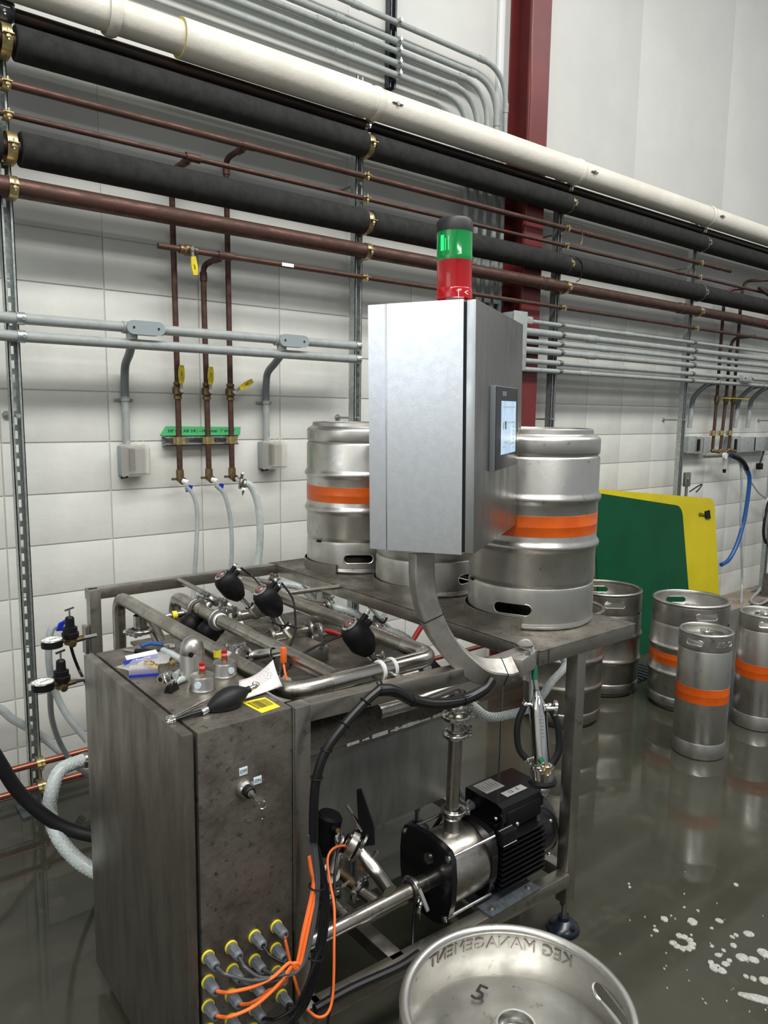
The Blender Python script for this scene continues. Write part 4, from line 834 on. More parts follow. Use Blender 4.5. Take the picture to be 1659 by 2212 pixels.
MB().box(V((0.185, -1.575, 0.885))-V((.012, .004, .02)), V((0.185, -1.575, 0.885))+V((.012, .004, .015)), .001).torus(V((0.190, -1.584, 0.898)), (1, -1, .3), .009, .004, 16, 6).build('mount_tab', 'steel_bright', v3)
for (u, lab) in (((-0.019, -0.892, 0.901), 'squat black actuator cap at left, partly under the left pipe'), ((0.003, -0.975, 0.894), 'squat black actuator cap right of its twin under the middle pipe')):
    p = V(u); d = V((-.62, -.05, -.55)).normalized(); t = thing('actuator_cap', lab, 'actuator', p, 'squat actuator caps')
    MB().lathe([(.012, -.03), (.016, -.01), (.030, .0), (.0385, .006), (.0385, .034), (.036, .038), (.037, .041), (.0385, .045), (.0385, .062), (.034, .072), (0, .074)], p, d, 14).build('actuator', 'black_plastic', t)
    MB().cyl(p-d*.055, p-d*.01, .014, n=14).build('stem', 'stainless_polished', t); triclamp(p-d*.05, d, .024, t, (0, 0, 1))
# horizontal tube ends at tube C with hoses
for k, (px, lab) in enumerate((((0.419, -0.600, 0.879), 'rear'), ((0.450, -0.928, 0.851), 'middle'), ((0.448, -1.214, 0.834), 'front'))):
    p = V(px); c = p+V((-.08, -.0, -.004))
    MB().cyl(V((.262, c.y, ZM)), p, .0165, n=18).build('branch_tube', 'stainless_tube', pw); triclamp(p, (1, 0, 0), .031, pw, (0, 0, 1))
    q = [[(0.448, -0.623, 0.879), (0.504, -0.671, 0.866), (0.556, -0.725, 0.794), (0.618, -0.796, 0.669), (0.669, -0.911, 0.614)], [(0.476, -0.949, 0.850), (0.528, -0.993, 0.831), (0.570, -1.035, 0.786), (0.616, -1.116, 0.680)], [(0.472, -1.233, 0.834), (0.516, -1.271, 0.820), (0.555, -1.309, 0.777), (0.545, -1.373, 0.733), (0.517, -1.423, 0.691)]][k]
    P = cr([p+V((.01, 0, 0))]+[V(v) for v in q], 7)
    h = thing('braided_hose', '%s clear braided hose curving from the right-hand manifold pipe' % lab, 'hose', P[-1], 'braided hoses behind the manifold')
    MB().tube(P, .0145, 12).build('hose_body', 'hose_grey', h); HR = .0145
    braid(P, HR, h)
    MB().lathe([(.0148, 0), (.017, .0), (.017, .012), (.0148, .012)], P[1], P[2]-P[1], 16).build('hose_clip', 'steel_bright', h)
# black air lines
def airline(P, lab, r=.0034): return tag(MB().tube(cr([V(p) for p in P], 7), r, 8).build('air_line', 'cable_black'), lab, 'tube', 'black air lines')
airline([f2, (0.139, -1.198, 0.987), (0.116, -1.251, 0.947), (0.060, -1.339, 0.928), (-0.007, -1.417, 0.914), (-0.078, -1.495, 0.879)], 'black air line arching from the middle valve down to the frame')
airline([(0.093, -1.146, 0.920), (0.098, -1.179, 0.905), (0.100, -1.243, 0.917), (0.090, -1.299, 0.923)], 'short black air line looping under the middle valve')
airline([f1, (0.214, -0.807, 0.975), (0.207, -0.869, 0.959), (0.172, -0.971, 0.955)], 'short black air line from the rear valve to the middle valve')
airline([(0.087, -1.547, 0.968), (0.042, -1.515, 0.945), (-0.020, -1.508, 0.925), (-0.066, -1.502, 0.891), (-0.092, -1.510, 0.874)], 'black air line running left from the front valve')
airline([f3, (0.180, -1.592, 0.995), (0.208, -1.575, 0.999)], 'stub of black air line on the front valve')
# extra clamps and red hose
triclamp((0.194, -1.260, 0.885), (1, 0, 0), .026, pw, (0, -1, -.3)); triclamp((0.073, -0.845, 0.847), (1, 0, 0), .026, pw, (0, -1, 1))
hose('red_hose', [(0.360, -1.018, 0.805), (0.397, -1.049, 0.796), (0.457, -1.103, 0.767), (0.493, -1.136, 0.744)], .008, 'red_hose', 'red hose lying in the frame under the right-hand pipe')
hose('red_hose', [(1.458, -0.350, 0.500), (1.372, -0.350, 0.405), (1.288, -0.350, 0.341), (1.20, -.38, .3), (1.17, -.4, .014)], .014, 'red_hose', 'dark red hose slanting down behind the table in front of the wall')
hose('clear_tube', [(1.111, -0.300, 0.639), (1.229, -0.300, 0.515), (1.353, -0.300, 0.396), (1.25, -.34, .35), (1.27, -.36, .01)], .010, 'hose_clear', 'clear tube crossing behind the table toward the lower right', grp='clear tubes behind the table')
hose('clear_tube', [(1.243, -0.300, 0.572), (1.171, -0.300, 0.489), (1.114, -0.300, 0.429), (.93, -.34, .35), (.92, -.36, .01)], .010, 'hose_clear', 'clear tube crossing behind the table toward the lower left', grp='clear tubes behind the table')
# regulators with gauges at left
def regulator(px, gx, lab, wing):
    p = V(px); g = V(gx); t = thing('pressure_regulator', lab, 'regulator', p, 'regulators left of the frame')
    MB().lathe([(.020, 0), (.024, .004), (.024, .016), (.0205, .018), (.0205, .032), (.0135, .034), (.0125, .060), (.009, .064), (0, .064)], p, (0, 0, 1), 20).build('bonnet', 'black_plastic', t)
    MB().cyl(p, p+V((0, 0, -.018)), .018, n=8).cyl(p+V((0, 0, -.008)), g+V((0, 0, -.006)), .006, n=10).cyl(p+V((0, 0, -.01)), p+V((.038, 0, -.006)), .009, n=8).cyl(p+V((0, -.01, -.01)), p+V((0, -.026, -.014)), .010, n=8).build('regulator_body', 'bronze', t)
    MB().cyl(p+V((0, 0, .06)), p+V((0, 0, .085)), .003, n=8).bar(p+V((-.013, 0, .084)), p+V((.013, 0, .090)), .005, .005).build('tee_handle', 'steel_bright', t)
    MB().cyl(g+V((0, 0, -.020)), g, .029, n=32).build('gauge_case', 'black_plastic', t)
    MB().torus(g+V((0, 0, .001)), (0, 0, 1), .029, .0025, 32, 8).build('gauge_rim', 'steel_bright', t)
    MB().cyl(p+V((.036, 0, -.007)), p+V((.075, 0, -.006)), .006, n=10).build('nipple', 'steel_bright', t)
    dl = MB().cyl(g+V((0, 0, .0)), g+V((0, 0, .002)), .027, n=32).build('gauge_dial', 'dial', t)
    m = MB()
    for i in range(11):
        a = R(-210+24*i-150); m.bar(g+V((math.cos(a)*.019, math.sin(a)*.019, .0024)), g+V((math.cos(a)*.023, math.sin(a)*.023, .0024)), .001, .0004)
    m.bar(g+V((-.008, -.004, .0026)), g+V((.018, .008, .0026)), .0014, .0006).build('gauge_needle', 'ink', dl)
    return t
regulator((-0.436, -0.900, 0.892), (-0.495, -0.930, 0.904), 'upper black pressure regulator with gauge left of the frame post', True)
regulator((-0.487, -0.980, 0.794), (-0.546, -1.020, 0.817), 'lower black pressure regulator with white dial gauge left of the cabinet', True)
MB_ = tag(MB().prism([(-.02, -.012), (.008, -.015), (.02, .004), (.008, .018), (-.012, .01)], -.004, .004, frame(V((-0.444, -0.860, 0.920)), (1, 0, 0), (0, 0, 1))).build('wing_tap', 'blue_plastic'), 'small blue wing tap behind the upper regulator', 'tap')
tag(MB().box((-.275, -.50, .70), (-.262, -.46, .80), .002).build('mounting_plate', 'steel_dull'), 'small dark bracket on the outside of the rear left frame post', 'bracket')
GH = 'clear tubes by the left post'
hose('clear_tube', [(-0.433, -0.860, 0.918), (-0.460, -0.840, 0.918), (-0.477, -0.840, 0.895), (-0.483, -0.840, 0.811), (-0.471, -0.840, 0.723), (-0.444, -0.860, 0.643), (-0.399, -0.900, 0.564)], .0105, 'hose_clear', 'clear tube arching from the upper regulator and down behind the cabinet', grp=GH)
hose('clear_tube', [(-0.484, -0.840, 0.733), (-0.448, -0.700, 0.582), (-0.401, -0.600, 0.447), (-0.346, -0.550, 0.337), (-0.271, -0.500, 0.242)], .009, 'hose_clear', 'thin clear tube trailing down beside the slotted post', grp=GH)
hose('clear_tube', [(-1.5, -.1, .0165), (-1.2, -.1, .10), (-.85, -.1, .50), (-0.528, -0.100, 0.444), (-0.436, -0.100, 0.365), (-0.340, -0.100, 0.273), (-0.245, -0.120, 0.157), (-0.202, -0.120, 0.104)], .016, 'hose_clear', 'clear tube slanting across the wall behind the left post', grp=GH)
hose('air_line', [(-0.437, -0.900, 0.872), (-0.428, -0.900, 0.831), (-0.414, -0.900, 0.786), (-0.413, -0.950, 0.765)], .0045, 'cable_black', 'thin black tube below the upper regulator', 'tube', grp='black air lines')
tag(MB().cyl(V((-0.472, -0.980, 0.794)), V((-0.402, -0.980, 0.784)), .006, n=10).build('nipple_pipe', 'steel_bright'), 'short steel pipe from the lower regulator into the cabinet back', 'pipe')
# thick braided hose and black hose at lower left
P = cr([V(p) for p in ((-0.382, -0.950, 0.527), (-0.439, -0.950, 0.530), (-0.502, -0.980, 0.532), (-0.532, -1.000, 0.487), (-0.539, -1.000, 0.420), (-0.528, -1.050, 0.363), (-0.495, -1.100, 0.313), (-0.450, -1.150, 0.279))], 7)
h = thing('braided_hose', 'thick clear braided hose bulging out left of the cabinet', 'hose', P[-1])
MB().tube(P, .0195, 16).build('hose_body', 'hose_grey', h)
braid(P, .0195, h, 8)
MB().lathe([(.02, -.006), (.0225, -.006), (.0225, .006), (.02, .006)], P[5], P[6]-P[5], 20).box(P[5]+V((-.01, -.03, -.012)), P[5]+V((.01, -.02, .006))).build('hose_clip', 'steel_dull', h)
hose('rubber_hose', [(-2.1, -.9, .02), (-1.85, -.92, .25), (-1.5, -.96, .72), (-0.782, -1.000, 0.905), (-0.703, -1.000, 0.718), (-0.658, -1.000, 0.608), (-0.617, -1.000, 0.515), (-0.554, -1.020, 0.427), (-0.490, -1.050, 0.377), (-0.418, -1.100, 0.353)], .0185, 'black_rubber', 'thick black rubber hose entering low behind the cabinet from the left edge', n=16)
# hoses down from the three wall drops
hose('braided_tube', [(0.277, -0.120, 1.231), (0.305, -0.130, 1.194), (0.316, -0.140, 1.114), (0.304, -0.150, 0.975), (0.286, -0.160, 0.817), (0.256, -0.200, 0.687)], .0095, 'hose_clear', 'clear printed tube hanging from the left copper drop', grp='hoses under the copper drops')
hose('braided_tube', [(0.414, -0.120, 1.232), (0.449, -0.130, 1.190), (0.469, -0.140, 1.103), (0.473, -0.150, 0.979), (0.459, -0.160, 0.835), (0.414, -0.200, 0.661)], .0095, 'hose_clear', 'clear tube hanging from the middle copper drop', grp='hoses under the copper drops')
P = cr([V(p) for p in ((0.548, -0.120, 1.235), (0.582, -0.130, 1.220), (0.609, -0.140, 1.145), (0.616, -0.150, 1.029), (0.602, -0.160, 0.903), (0.552, -0.200, 0.746))], 9)
h = thing('braided_hose', 'thick braided hose hanging from the right copper drop', 'hose', P[-1], 'hoses under the copper drops')
MB().tube(P, .0165, 14).build('hose_body', 'hose_grey', h)
braid(P, .0165, h, 7)
MB_ = None
dc = thing('hose_clamp', 'steel wing-nut clamp coupling the thick hose to the right copper drop', 'clamp', (0.546, -0.110, 1.237))
triclamp((0.542, -0.110, 1.237), (1, -.5, -.2), .028, dc, (0, 0, 1)); triclamp((0.555, -0.120, 1.229), (1, -.5, -.2), .022, dc, (0, -.5, -1), wl=.015)

MB().cyl((.53, -.075, 1.258), V((0.555, -0.120, 1.229)), .013, n=14).build('adapter', 'steel_bright', dc)


# ================================================================ odds and ends on the cabinet top
dm = thing('dome_cover', 'brushed steel dome-topped cylinder with a round side hole', 'vent cap', (-0.334, -1.518, 0.926))
c = V((-0.332, -1.512, 0.926)); r = .0285
MB().lathe([(r-.002, 0), (r+.001, 0), (r+.001, .006), (r, .008), (r, .062), (r*.985, .063), (r*.985, .064), (r, .065), (r*.97, .078), (r*.86, .089), (r*.66, .0975), (r*.38, .1025), (.0, .104)], c, (0, 0, 1), 40).build('cover_shell', 'stainless_brushed', dm)
dv = V((-.50, -.86, 0)).normalized()
MB().cyl(c+V((0, 0, .068))+dv*(r*.985), c+V((0, 0, .068))+dv*(r*.985+.0012), .0062, n=20).build('side_hole', 'black_plastic', dm)
for (u, lab) in (((-0.342, -1.586, 0.926), 'squat steel sensor housing with red-lit cap, in front of the dome'), ((-0.260, -1.534, 0.926), 'squat steel sensor housing with red-lit cap, right of the dome')):
    c = V(u); t = thing('sensor_housing', lab, 'sensor', c, 'steel sensor housings')
    MB().lathe([(.030, 0), (.0305, .003), (.0285, .006), (.0285, .030), (.0265, .034), (.012, .037), (0, .037)], c, (0, 0, 1), 36).build('housing', 'steel_satin', t)
    MB().cyl(c+V((0, 0, .036)), c+V((0, 0, .044)), .0085, .007, n=6).build('cap_base', 'bronze', t)
    MB().lathe([(.0068, .044), (.0068, .049), (.006, .0495)], c, (0, 0, 1), 16).lathe([(.0066, .0555), (.0066, .062), (0, .063)], c, (0, 0, 1), 16).build('cap', 'red_hose', t)
    MB().lathe([(.0064, .0495), (.0064, .0555)], c, (0, 0, 1), 16).build('lit_ring', 'red_cap', t)
    d = V((-.70, -.71, 0)).normalized() if 'front' in lab else V((.1, -1, 0)).normalized()
    MB().cyl(c+d*.028+V((0, 0, .019)), c+d*.0305+V((0, 0, .019)), .0078, n=20).build('plug_disc', 'label_blue', t)
yc = V((-0.235, -1.445, 0.926)); t = thing('yellow_fitting', 'steel push fitting with a yellow collar standing behind the housings', 'fitting', yc)
MB().cyl(yc, yc+V((0, 0, .018)), .0085, n=16).cyl(yc+V((0, 0, .033)), yc+V((0, 0, .037)), .0085, n=16).build('fitting_body', 'steel_bright', t); MB().cyl(yc+V((0, 0, .017)), yc+V((0, 0, .034)), .0100, n=16).build('collar', 'yellow_grip', t)
t = MB().bar(V((-0.241, -1.453, 0.932)), V((-0.202, -1.450, 0.950)), .018, .006, .0025); tag(t.build('plastic_flap', 'hose_grey'), 'pale grey plastic tongue beside the yellow-collared fitting', 'plastic piece')
# rubber bulb
bb = thing('rubber_bulb', 'black rubber squeeze bulb with black tube and metal ends', 'bulb pump', (-0.322, -1.684, 0.926))
a = V((-0.394, -1.722, 0.935)); b = V((-0.292, -1.718, 0.955)); d = (b-a).normalized(); L = (b-a).length
MB().lathe([(.005, 0), (.008, .02*L), (.0185, .17*L), (.0245, .33*L), (.0262, .48*L), (.0245, .62*L), (.018, .78*L), (.0095, .9*L), (.0075, .93*L), (.0075, L), (.005, L)], a, d, 36).build('bulb', 'black_rubber', bb)
MB().lathe([(.0068, -.014), (.0075, -.012), (.0075, -.002), (.006, .004)], a, d, 20).build('collar', 'steel_bright', bb)
tp_ = V((-0.473, -1.729, 0.933)); MB().tube([a-d*.012, a.lerp(tp_, .5), tp_], .0048, 12, rr=[.0065, .0055, .0042]).build('tube', 'cable_black', bb)
e = (tp_-a).normalized(); MB().cyl(tp_, tp_+e*.014, .0030, n=12).cyl(tp_-e*.004, tp_, .0048, n=12).build('tip', 'steel_bright', bb)
MB().lathe([(.005, 0), (.0055, .004), (.0055, .014), (.003, .02)], b, d, 14).torus(b+d*.016+V((0, 0, .004)), (.5, .6, .5), .0075, .0015, 18, 6).build('valve_end', 'steel_bright', bb)
# wrench
wa = V((-0.466, -1.707, 0.929)); wb = V((-0.338, -1.654, 0.933)); d = (wb-wa).normalized(); sd = d.cross(V((0, 0, 1)))
wr = thing('wrench', 'long combination wrench lying under the black bulb tube', 'wrench', wa)
MB().bar(wa+d*.010, wb, .0075, .004, .0012).torus(wa, (0, 0, 1), .0095, .0036, 24, 8).build('wrench_body', 'steel_bright', wr)
# binder clip
p = V((-0.403, -1.556, 0.926)); bc2 = thing('binder_clip', 'black binder clip with wire handles on the cabinet top', 'clip', p)
M = frame(p+V((0, 0, .0)), (.80, .60, 0), (-.60, .80, 0))
MB().prism([(-.010, 0), (.010, 0), (.0025, .018), (-.0025, .018)], -.017, .017, M @ frame((0, 0, 0), (0, 1, 0), (0, 0, 1))).build('clip_body', 'black_plastic', bc2)
for s in (-1, 1):
    h = [(-.008, s*.004, .016), (-.010, s*.010, .028), (-.004, s*.016, .036), (.004, s*.016, .036), (.010, s*.010, .028), (.008, s*.004, .016)]
    MB().tube([M @ V(q) for q in h], .0014, 6).build('clip_wire', 'steel_bright', bc2)
# hose fittings, tube scraps
p1 = V((-0.404, -1.493, 0.934)); p2 = V((-0.338, -1.451, 0.934)); d = (p2-p1).normalized(); qf = thing('quick_coupler', 'ribbed steel quick coupler lying next to the dome', 'fitting', p1)
m = MB().lathe([(.0, .001), (.006, .001), (.006, .0), (.0105, 0), (.0105, .006), (.0092, .007), (.0092, .010), (.0105, .011), (.0105, .016), (.0092, .017), (.0092, .021), (.0105, .022), (.0105, .027), (.008, .029), (.008, .042), (.0, .042)], p1, d, 24); m.build('coupler_body', 'steel_bright', qf)
MB().cyl(p1+V((0, 0, 0))-d*.0005, p1+d*.0012, .0058, n=16).build('bore', 'black_gloss', qf)
GT = 'braided tube offcuts on the cabinet'
for (a, b, lab) in (((-0.317, -1.298, 0.936), (-0.309, -1.395, 0.936), 'braided tube offcut lying behind the dome'), ((-0.367, -1.490, 0.934), (-0.339, -1.471, 0.934), 'braided tube offcut in the steel coupler'), ((-0.393, -1.535, 0.933), (-0.356, -1.518, 0.933), 'braided tube offcut behind the binder clip')):
    tag(MB().tube([V(a), V(a).lerp(V(b), .5)+V((0, 0, .002)), V(b)], .0085, 12).build('tube_offcut', 'hose_grey'), lab, 'tube', GT)
# pliers / knife
a = V((-0.390, -1.217, 0.930)); b = V((-0.371, -1.245, 0.931)); c = V((-0.323, -1.290, 0.931)); kf = thing('screwdriver', 'tool with black handle and bright end on the back of the cabinet top', 'tool', b)
MB().tube([b, b.lerp(c, .4), c], .006, 12, rr=[.006, .0072, .0045]).build('handle', 'black_plastic', kf); MB().bar(a, b, .010, .005, .002).build('blade', 'steel_bright', kf)
P = cr([V((-0.343, -1.213, 0.930)), V((-0.318, -1.213, 0.933)), V((-0.293, -1.238, 0.932))], 5); pl = thing('blue_pliers', 'blue-gripped tool with silver jaws at the back of the cabinet top', 'tool', P[0])
MB().tube(P, .005, 10).build('handle', 'blue_hose', pl); q = V((-0.286, -1.254, 0.931)); MB().box(q-V((.012, .006, .004)), q+V((.012, .006, .005)), .002).cyl(q+V((.004, -.004, .0)), q+V((.016, -.012, .0)), .006, n=10).build('jaw', 'steel_bright', pl)
# plastic bags with fittings
random.seed(11)
def bag(cx, cy, w, h, ang, z, mat, hi):
    n = 9; m = MB(); vs = []; M = MX.Translation((cx, cy, z)) @ MX.Rotation(ang, 4, 'Z')
    for lay in (0, 1):
        for i in range(n):
            for j in range(n):
                u = i/(n-1)*2-1; v = j/(n-1)*2-1; bul = max(0, (1-u*u)*(1-v*v)); zz = bul*hi*(1 if lay else .05)+random.uniform(0, .0025)*bul
                vs.append(M @ V((u*w/2*(1-.06*(1-abs(v))), v*h/2, zz+.0006)))
    fs = []
    for lay in (0, 1):
        for i in range(n-1):
            for j in range(n-1): k = lay*n*n+i*n+j; fs.append((k, k+n, k+n+1, k+1))
    m._add(vs, fs); return m
c0 = V((-0.400, -1.348, 0.926)); 
b1_ = thing('parts_bag', 'clear plastic bag with a blue printed band, leftmost on the cabinet', 'bag', c0)
bag(c0.x, c0.y, .085, .075, R(20), .927, 'clear_film', .014).build('bag_film', 'clear_film', b1_)
M = frame(c0+V((.01, .012, .018)), (.9, -.1, .05), (.1, .9, .3))
MB().box((-.035, -.002, -.0006), (.042, .016, .0006), .0003, M).build('bag_header', 'white_label', b1_)
h = MB().box((-.045, -.017, -.0006), (.038, -.003, .0006), .0003, M).build('bag_band', 'blue_plastic', b1_)
MB().text('* BeerHose', .009, .0003, M @ MX.Translation((0, -.010, .0009))).build('band_text', 'white_label', h)
c0 = V((-0.360, -1.352, 0.926)); b2_ = thing('parts_bag', 'clear plastic bag holding brass fittings beside the dome', 'bag', c0)
bag(c0.x, c0.y, .075, .07, R(-30), .935, 'clear_film', .018).build('bag_film', 'clear_film', b2_)
for k, (u) in enumerate(((-0.388, -1.386, 0.940), (-0.387, -1.416, 0.940), (-0.342, -1.416, 0.940))):
    p = V(u); d = V((.6, -.7, 0) if k < 2 else (.8, .4, 0)).normalized()
    tag(MB().cyl(p-d*.012, p+d*.012, .006, n=12).cyl(p, p+d*.005, .008, n=6).build('brass_fitting', 'brass'), 'brass hose barb in the plastic bag, %s' % ['leftmost', 'middle one', 'nearest the dome'][k], 'fitting', 'brass fittings in bags')
c0 = V((-0.410, -1.411, 0.926)); b3_ = thing('parts_box', 'flat clear-lidded parts box with a blue base at the cabinet edge', 'box', c0)
M = frame(c0, (.92, -.38, 0), (.38, .92, 0))
MB().box((-.035, -.022, 0), (.032, .022, .006), .001, M).build('box_base', 'blue_plastic', b3_); MB().box((-.0345, -.0215, .006), (.0315, .0215, .017), .001, M).build('box_lid', 'clear_plastic', b3_)
# note and yellow label
pa = [V(p) for p in ((-0.306, -1.704, 0.927), (-0.200, -1.703, 0.936))]; pb = [V(p) for p in ((-0.264, -1.614, 0.937), (-0.196, -1.654, 0.984))]
vs = []; fs = []; n = 10
for i in range(n+1):
    for j in range(n+1):
        s = i/n; q = j/n; p = pa[0].lerp(pa[1], s).lerp(pb[0].lerp(pb[1], s), q); p = p+V((-.5, -.7, 0))*(.012*math.sin(q*PI))+V((0, 0, -.010*math.sin(s*PI)*q)); vs.append(p)
for i in range(n):
    for j in range(n): k = i*(n+1)+j; fs.append((k, k+n+1, k+n+2, k+1))
m = MB(); m._add(vs, fs); nt = thing('paper_note', 'curled pinkish paper note with faint handwriting propped on the cabinet', 'paper', pa[0]); sh = m.build('note_sheet', 'paper', nt)
md = sh.modifiers.new('s', 'SOLIDIFY'); md.thickness = .0006
def onnote(s, q):
    p = pa[0].lerp(pa[1], s).lerp(pb[0].lerp(pb[1], s), q); return p+V((-.5, -.7, 0))*(.012*math.sin(q*PI))+V((0, 0, -.010*math.sin(s*PI)*q))+V((-.45, -.75, .25))*.0012
m = MB()
for row in range(6):
    s0 = .38 if row < 5 else .5
    while s0 < .86:
        l = random.uniform(.03, .09); a = onnote(s0, .90-row*.075); b = onnote(min(.9, s0+l), .90-row*.075+random.uniform(-.012, .012)); m.bar(a, b, .0011, .0004, upv=(-.5, -.8, .2)); s0 += l+.025
m.build('handwriting', 'ink_dim', sh)
yl = thing('barcode_label', 'yellow barcode label stuck flat at the cabinet top corner', 'label', (-0.282, -1.741, 0.926))
q = [V(p) for p in ((-0.310, -1.712, 0.927), (-0.303, -1.790, 0.927), (-0.254, -1.783, 0.927), (-0.254, -1.717, 0.927))]
m = MB(); m._add([p for p in q]+[p-V((0, 0, .0006)) for p in q], [(0, 1, 2, 3), (4, 7, 6, 5), (0, 4, 5, 1), (1, 5, 6, 2), (2, 6, 7, 3), (3, 7, 4, 0)]); yb = m.build('label_sheet', 'yellow_label', yl)
m = MB(); up_ = V((0, 0, .0004))
s0 = .12
while s0 < .9:
    l = random.choice((.012, .02, .035)); A = lambda s, t_: q[0].lerp(q[1], t_).lerp(q[3].lerp(q[2], t_), s)
    pts = [A(s0, .14), A(s0+l, .14), A(s0+l, .72), A(s0, .72)]; m._add([p+up_ for p in pts], [(0, 1, 2, 3)]); s0 += l+random.choice((.02, .03))
m.build('barcode', 'ink', yb)

# ================================================================ swing-arm control box
al = YAW+R(21.5)   # door direction
e1 = V((math.sin(al), math.cos(al), 0)); e2 = V((-math.cos(al), math.sin(al), 0))
hb = thing('control_box', 'stainless touch-screen control box on a curved swing arm', 'control box', (0, 0, 0))
HX = MX((e1, e2, V((0, 0, 1)))).transposed().to_4x4()

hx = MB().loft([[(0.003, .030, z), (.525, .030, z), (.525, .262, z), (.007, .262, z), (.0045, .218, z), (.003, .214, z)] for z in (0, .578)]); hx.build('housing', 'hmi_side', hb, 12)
MB().box((.006, .022, .006), (.515, .030, .572)).build('seal', 'black_rubber', hb)
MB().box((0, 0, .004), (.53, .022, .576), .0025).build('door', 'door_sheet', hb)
MB().box((-.0012, .001, .006), (.0004, .021, .574), .0004).build('door_edge', 'sheet_clean', hb)
MB().box((.0035, .2125, .0), (.0065, .2185, .578), .001).build('weld_seam', 'steel_bright', hb)
sc_ = MB().box((.143, -.014, .185), (.414, 0, .392), .002).build('screen_housing', 'pvc_dark', hb)
MB().box((.145, -.0155, .187), (.412, -.014, .390), .001).build('bezel', 'screen_frame', sc_)
sp = MB().box((.203, -.0162, .222), (.386, -.0155, .356)).build('screen', 'screen_blue', sc_)
ov = MB()
for (a, b, c_, d_) in ((.22, .34, .372, .338), (.225, .24, .25, .300), (.27, .30, .36, .31), (.30, .245, .355, .275), (.235, .25, .285, .258)):
    ov.box((a, -.0166, b), (c_, -.0162, b+.004)); 
for k in range(7): ov.box((.345, -.0166, .30-.011*k), (.375, -.0166+.0004, .304-.011*k))
for k in range(5): ov.box((.222+k*.022, -.0166, .235), (.225+k*.022, -.0162, .315-(k % 2)*.02))
ov.build('screen_graphics', 'label_blue', sc_)
MB().box((.245, -.0166, .285), (.262, -.0162, .305)).build('screen_icon', 'green_sleeve', sc_); MB().box((.225, -.0166, .285), (.232, -.0162, .302)).build('screen_icon', 'red_hose', sc_)
MB().box((.215, -.0160, .368), (.262, -.0155, .380)).build('maker_plate', 'pvc_dark', sc_)
lt = MB()
for a, b in (((.425, -.006, .245), (.435, 0, .352)), ((.460, -.003, .245), (.470, 0, .352)), ((.425, -.004, .245), (.470, 0, .250)), ((.425, -.004, .347), (.470, 0, .352))): lt.box(a, b)
lt.build('latch_recess', 'steel_bright', hb); MB().box((.440, -.010, .272), (.452, 0, .298), .002).build('latch_lever', 'steel_bright', hb)
# stack light
SL = V((.052, .066, .584)); rr = .0405
MB().lathe([(rr*.98, 0), (rr*1.02, .002), (rr*1.02, .022), (rr*.99, .024)], SL, n=40).build('light_base', 'lens_red', hb)
MB().text('|  <', .02, .0006, None, lambda p: SL+V(((rr*1.02+p.z)*math.cos(-2.35+p.x/rr), (rr*1.02+p.z)*math.sin(-2.35+p.x/rr), .011+p.y))).build('base_mark', 'white_label', hb)
MB().lathe([(rr*.99, .022), (rr*.99, .083), (rr*1.01, .085), (rr*1.01, .088)], SL, n=40).build('red_lens', 'lens_red', hb)
MB().lathe([(rr*1.01, .085), (rr*1.02, .088), (rr*1.02, .096), (rr, .098), (rr, .150)], SL, n=40).build('green_lens', 'lens_green', hb)
for a0_, a1_, zz in ((146, 160, .138), (164, 167, .130), (175, 178, .134)): MB().lathe([(rr*1.003, .104), (rr*1.003, zz)], SL, n=6, a0=R(a0_), a1=R(a1_)).build('lit_strip', 'lens_green_lit', hb)
MB().lathe([(rr*1.02, .148), (rr*1.02, .170), (rr*.9, .177), (0, .179)], SL, n=40).build('light_cap', 'lamp_black', hb)
MB().cyl(SL, SL+V((0, 0, .15)), .02, n=20).build('lamp_core', 'dial', hb)
for o_ in list(hb.children):
    if o_.name.startswith('screen_housing'):
        for q_ in [o_]+list(o_.children):
            for vv in q_.data.vertices: vv.co.x = .137+(vv.co.x-.143)*.96
hb.matrix_world = MX.Translation(V((0.173, -1.933, 1.234))) @ MX.Rotation(-R(1.1), 4, fw) @ HX
bpy.context.view_layer.update()
AP = cr([V((0.171, -1.754, 1.212)), V((0.167, -1.763, 1.144)), V((0.175, -1.774, 1.080)), V((0.199, -1.791, 1.014)), V((0.238, -1.813, 0.955)), V((0.289, -1.843, 0.911)), V((0.344, -1.869, 0.901)), V((0.380, -1.884, 0.907))], 5)
am = thing('swing_arm', 'curved square stainless arm carrying the control box from the front rail', 'arm', AP[-1])
m = MB(); rings = []
for i, p in enumerate(AP):
    d = (AP[min(i+1, len(AP)-1)]-AP[max(i-1, 0)]).normalized(); x = V((.25, -.97, 0)); x = (x-d*x.dot(d)).normalized(); y = d.cross(x); h = .0262
    c45, s45 = math.cos(R(35)), math.sin(R(35)); x, y = x*c45+y*s45, y*c45-x*s45
    b_ = .86
    rings.append([p+x*h*a+y*h*b for a, b in ((-1, -b_), (-1, b_), (-b_, 1), (b_, 1), (1, b_), (1, -b_), (b_, -1), (-b_, -1))])
m.loft(rings).build('arm_tube', 'arm_steel', am, 25)
for i in (12, 31):
    d = (AP[i+1]-AP[i-1]).normalized(); MB()._add([], []).loft([[p+(p-AP[i+k])*.05+d*dd for p in rings[i+k]] for k, dd in ((0, -.0012), (0, .0012))], True, False, False).build('arm_joint', 'black_rubber', am)
hc = V((0.409, -1.874, 0.913))
blk = MB().box((-.035, -.030, -.024), (.050, .028, .024), .006, frame(hc, (.96, .27, .03), (-.27, .96, 0))).build('hinge_block', 'arm_steel', am)
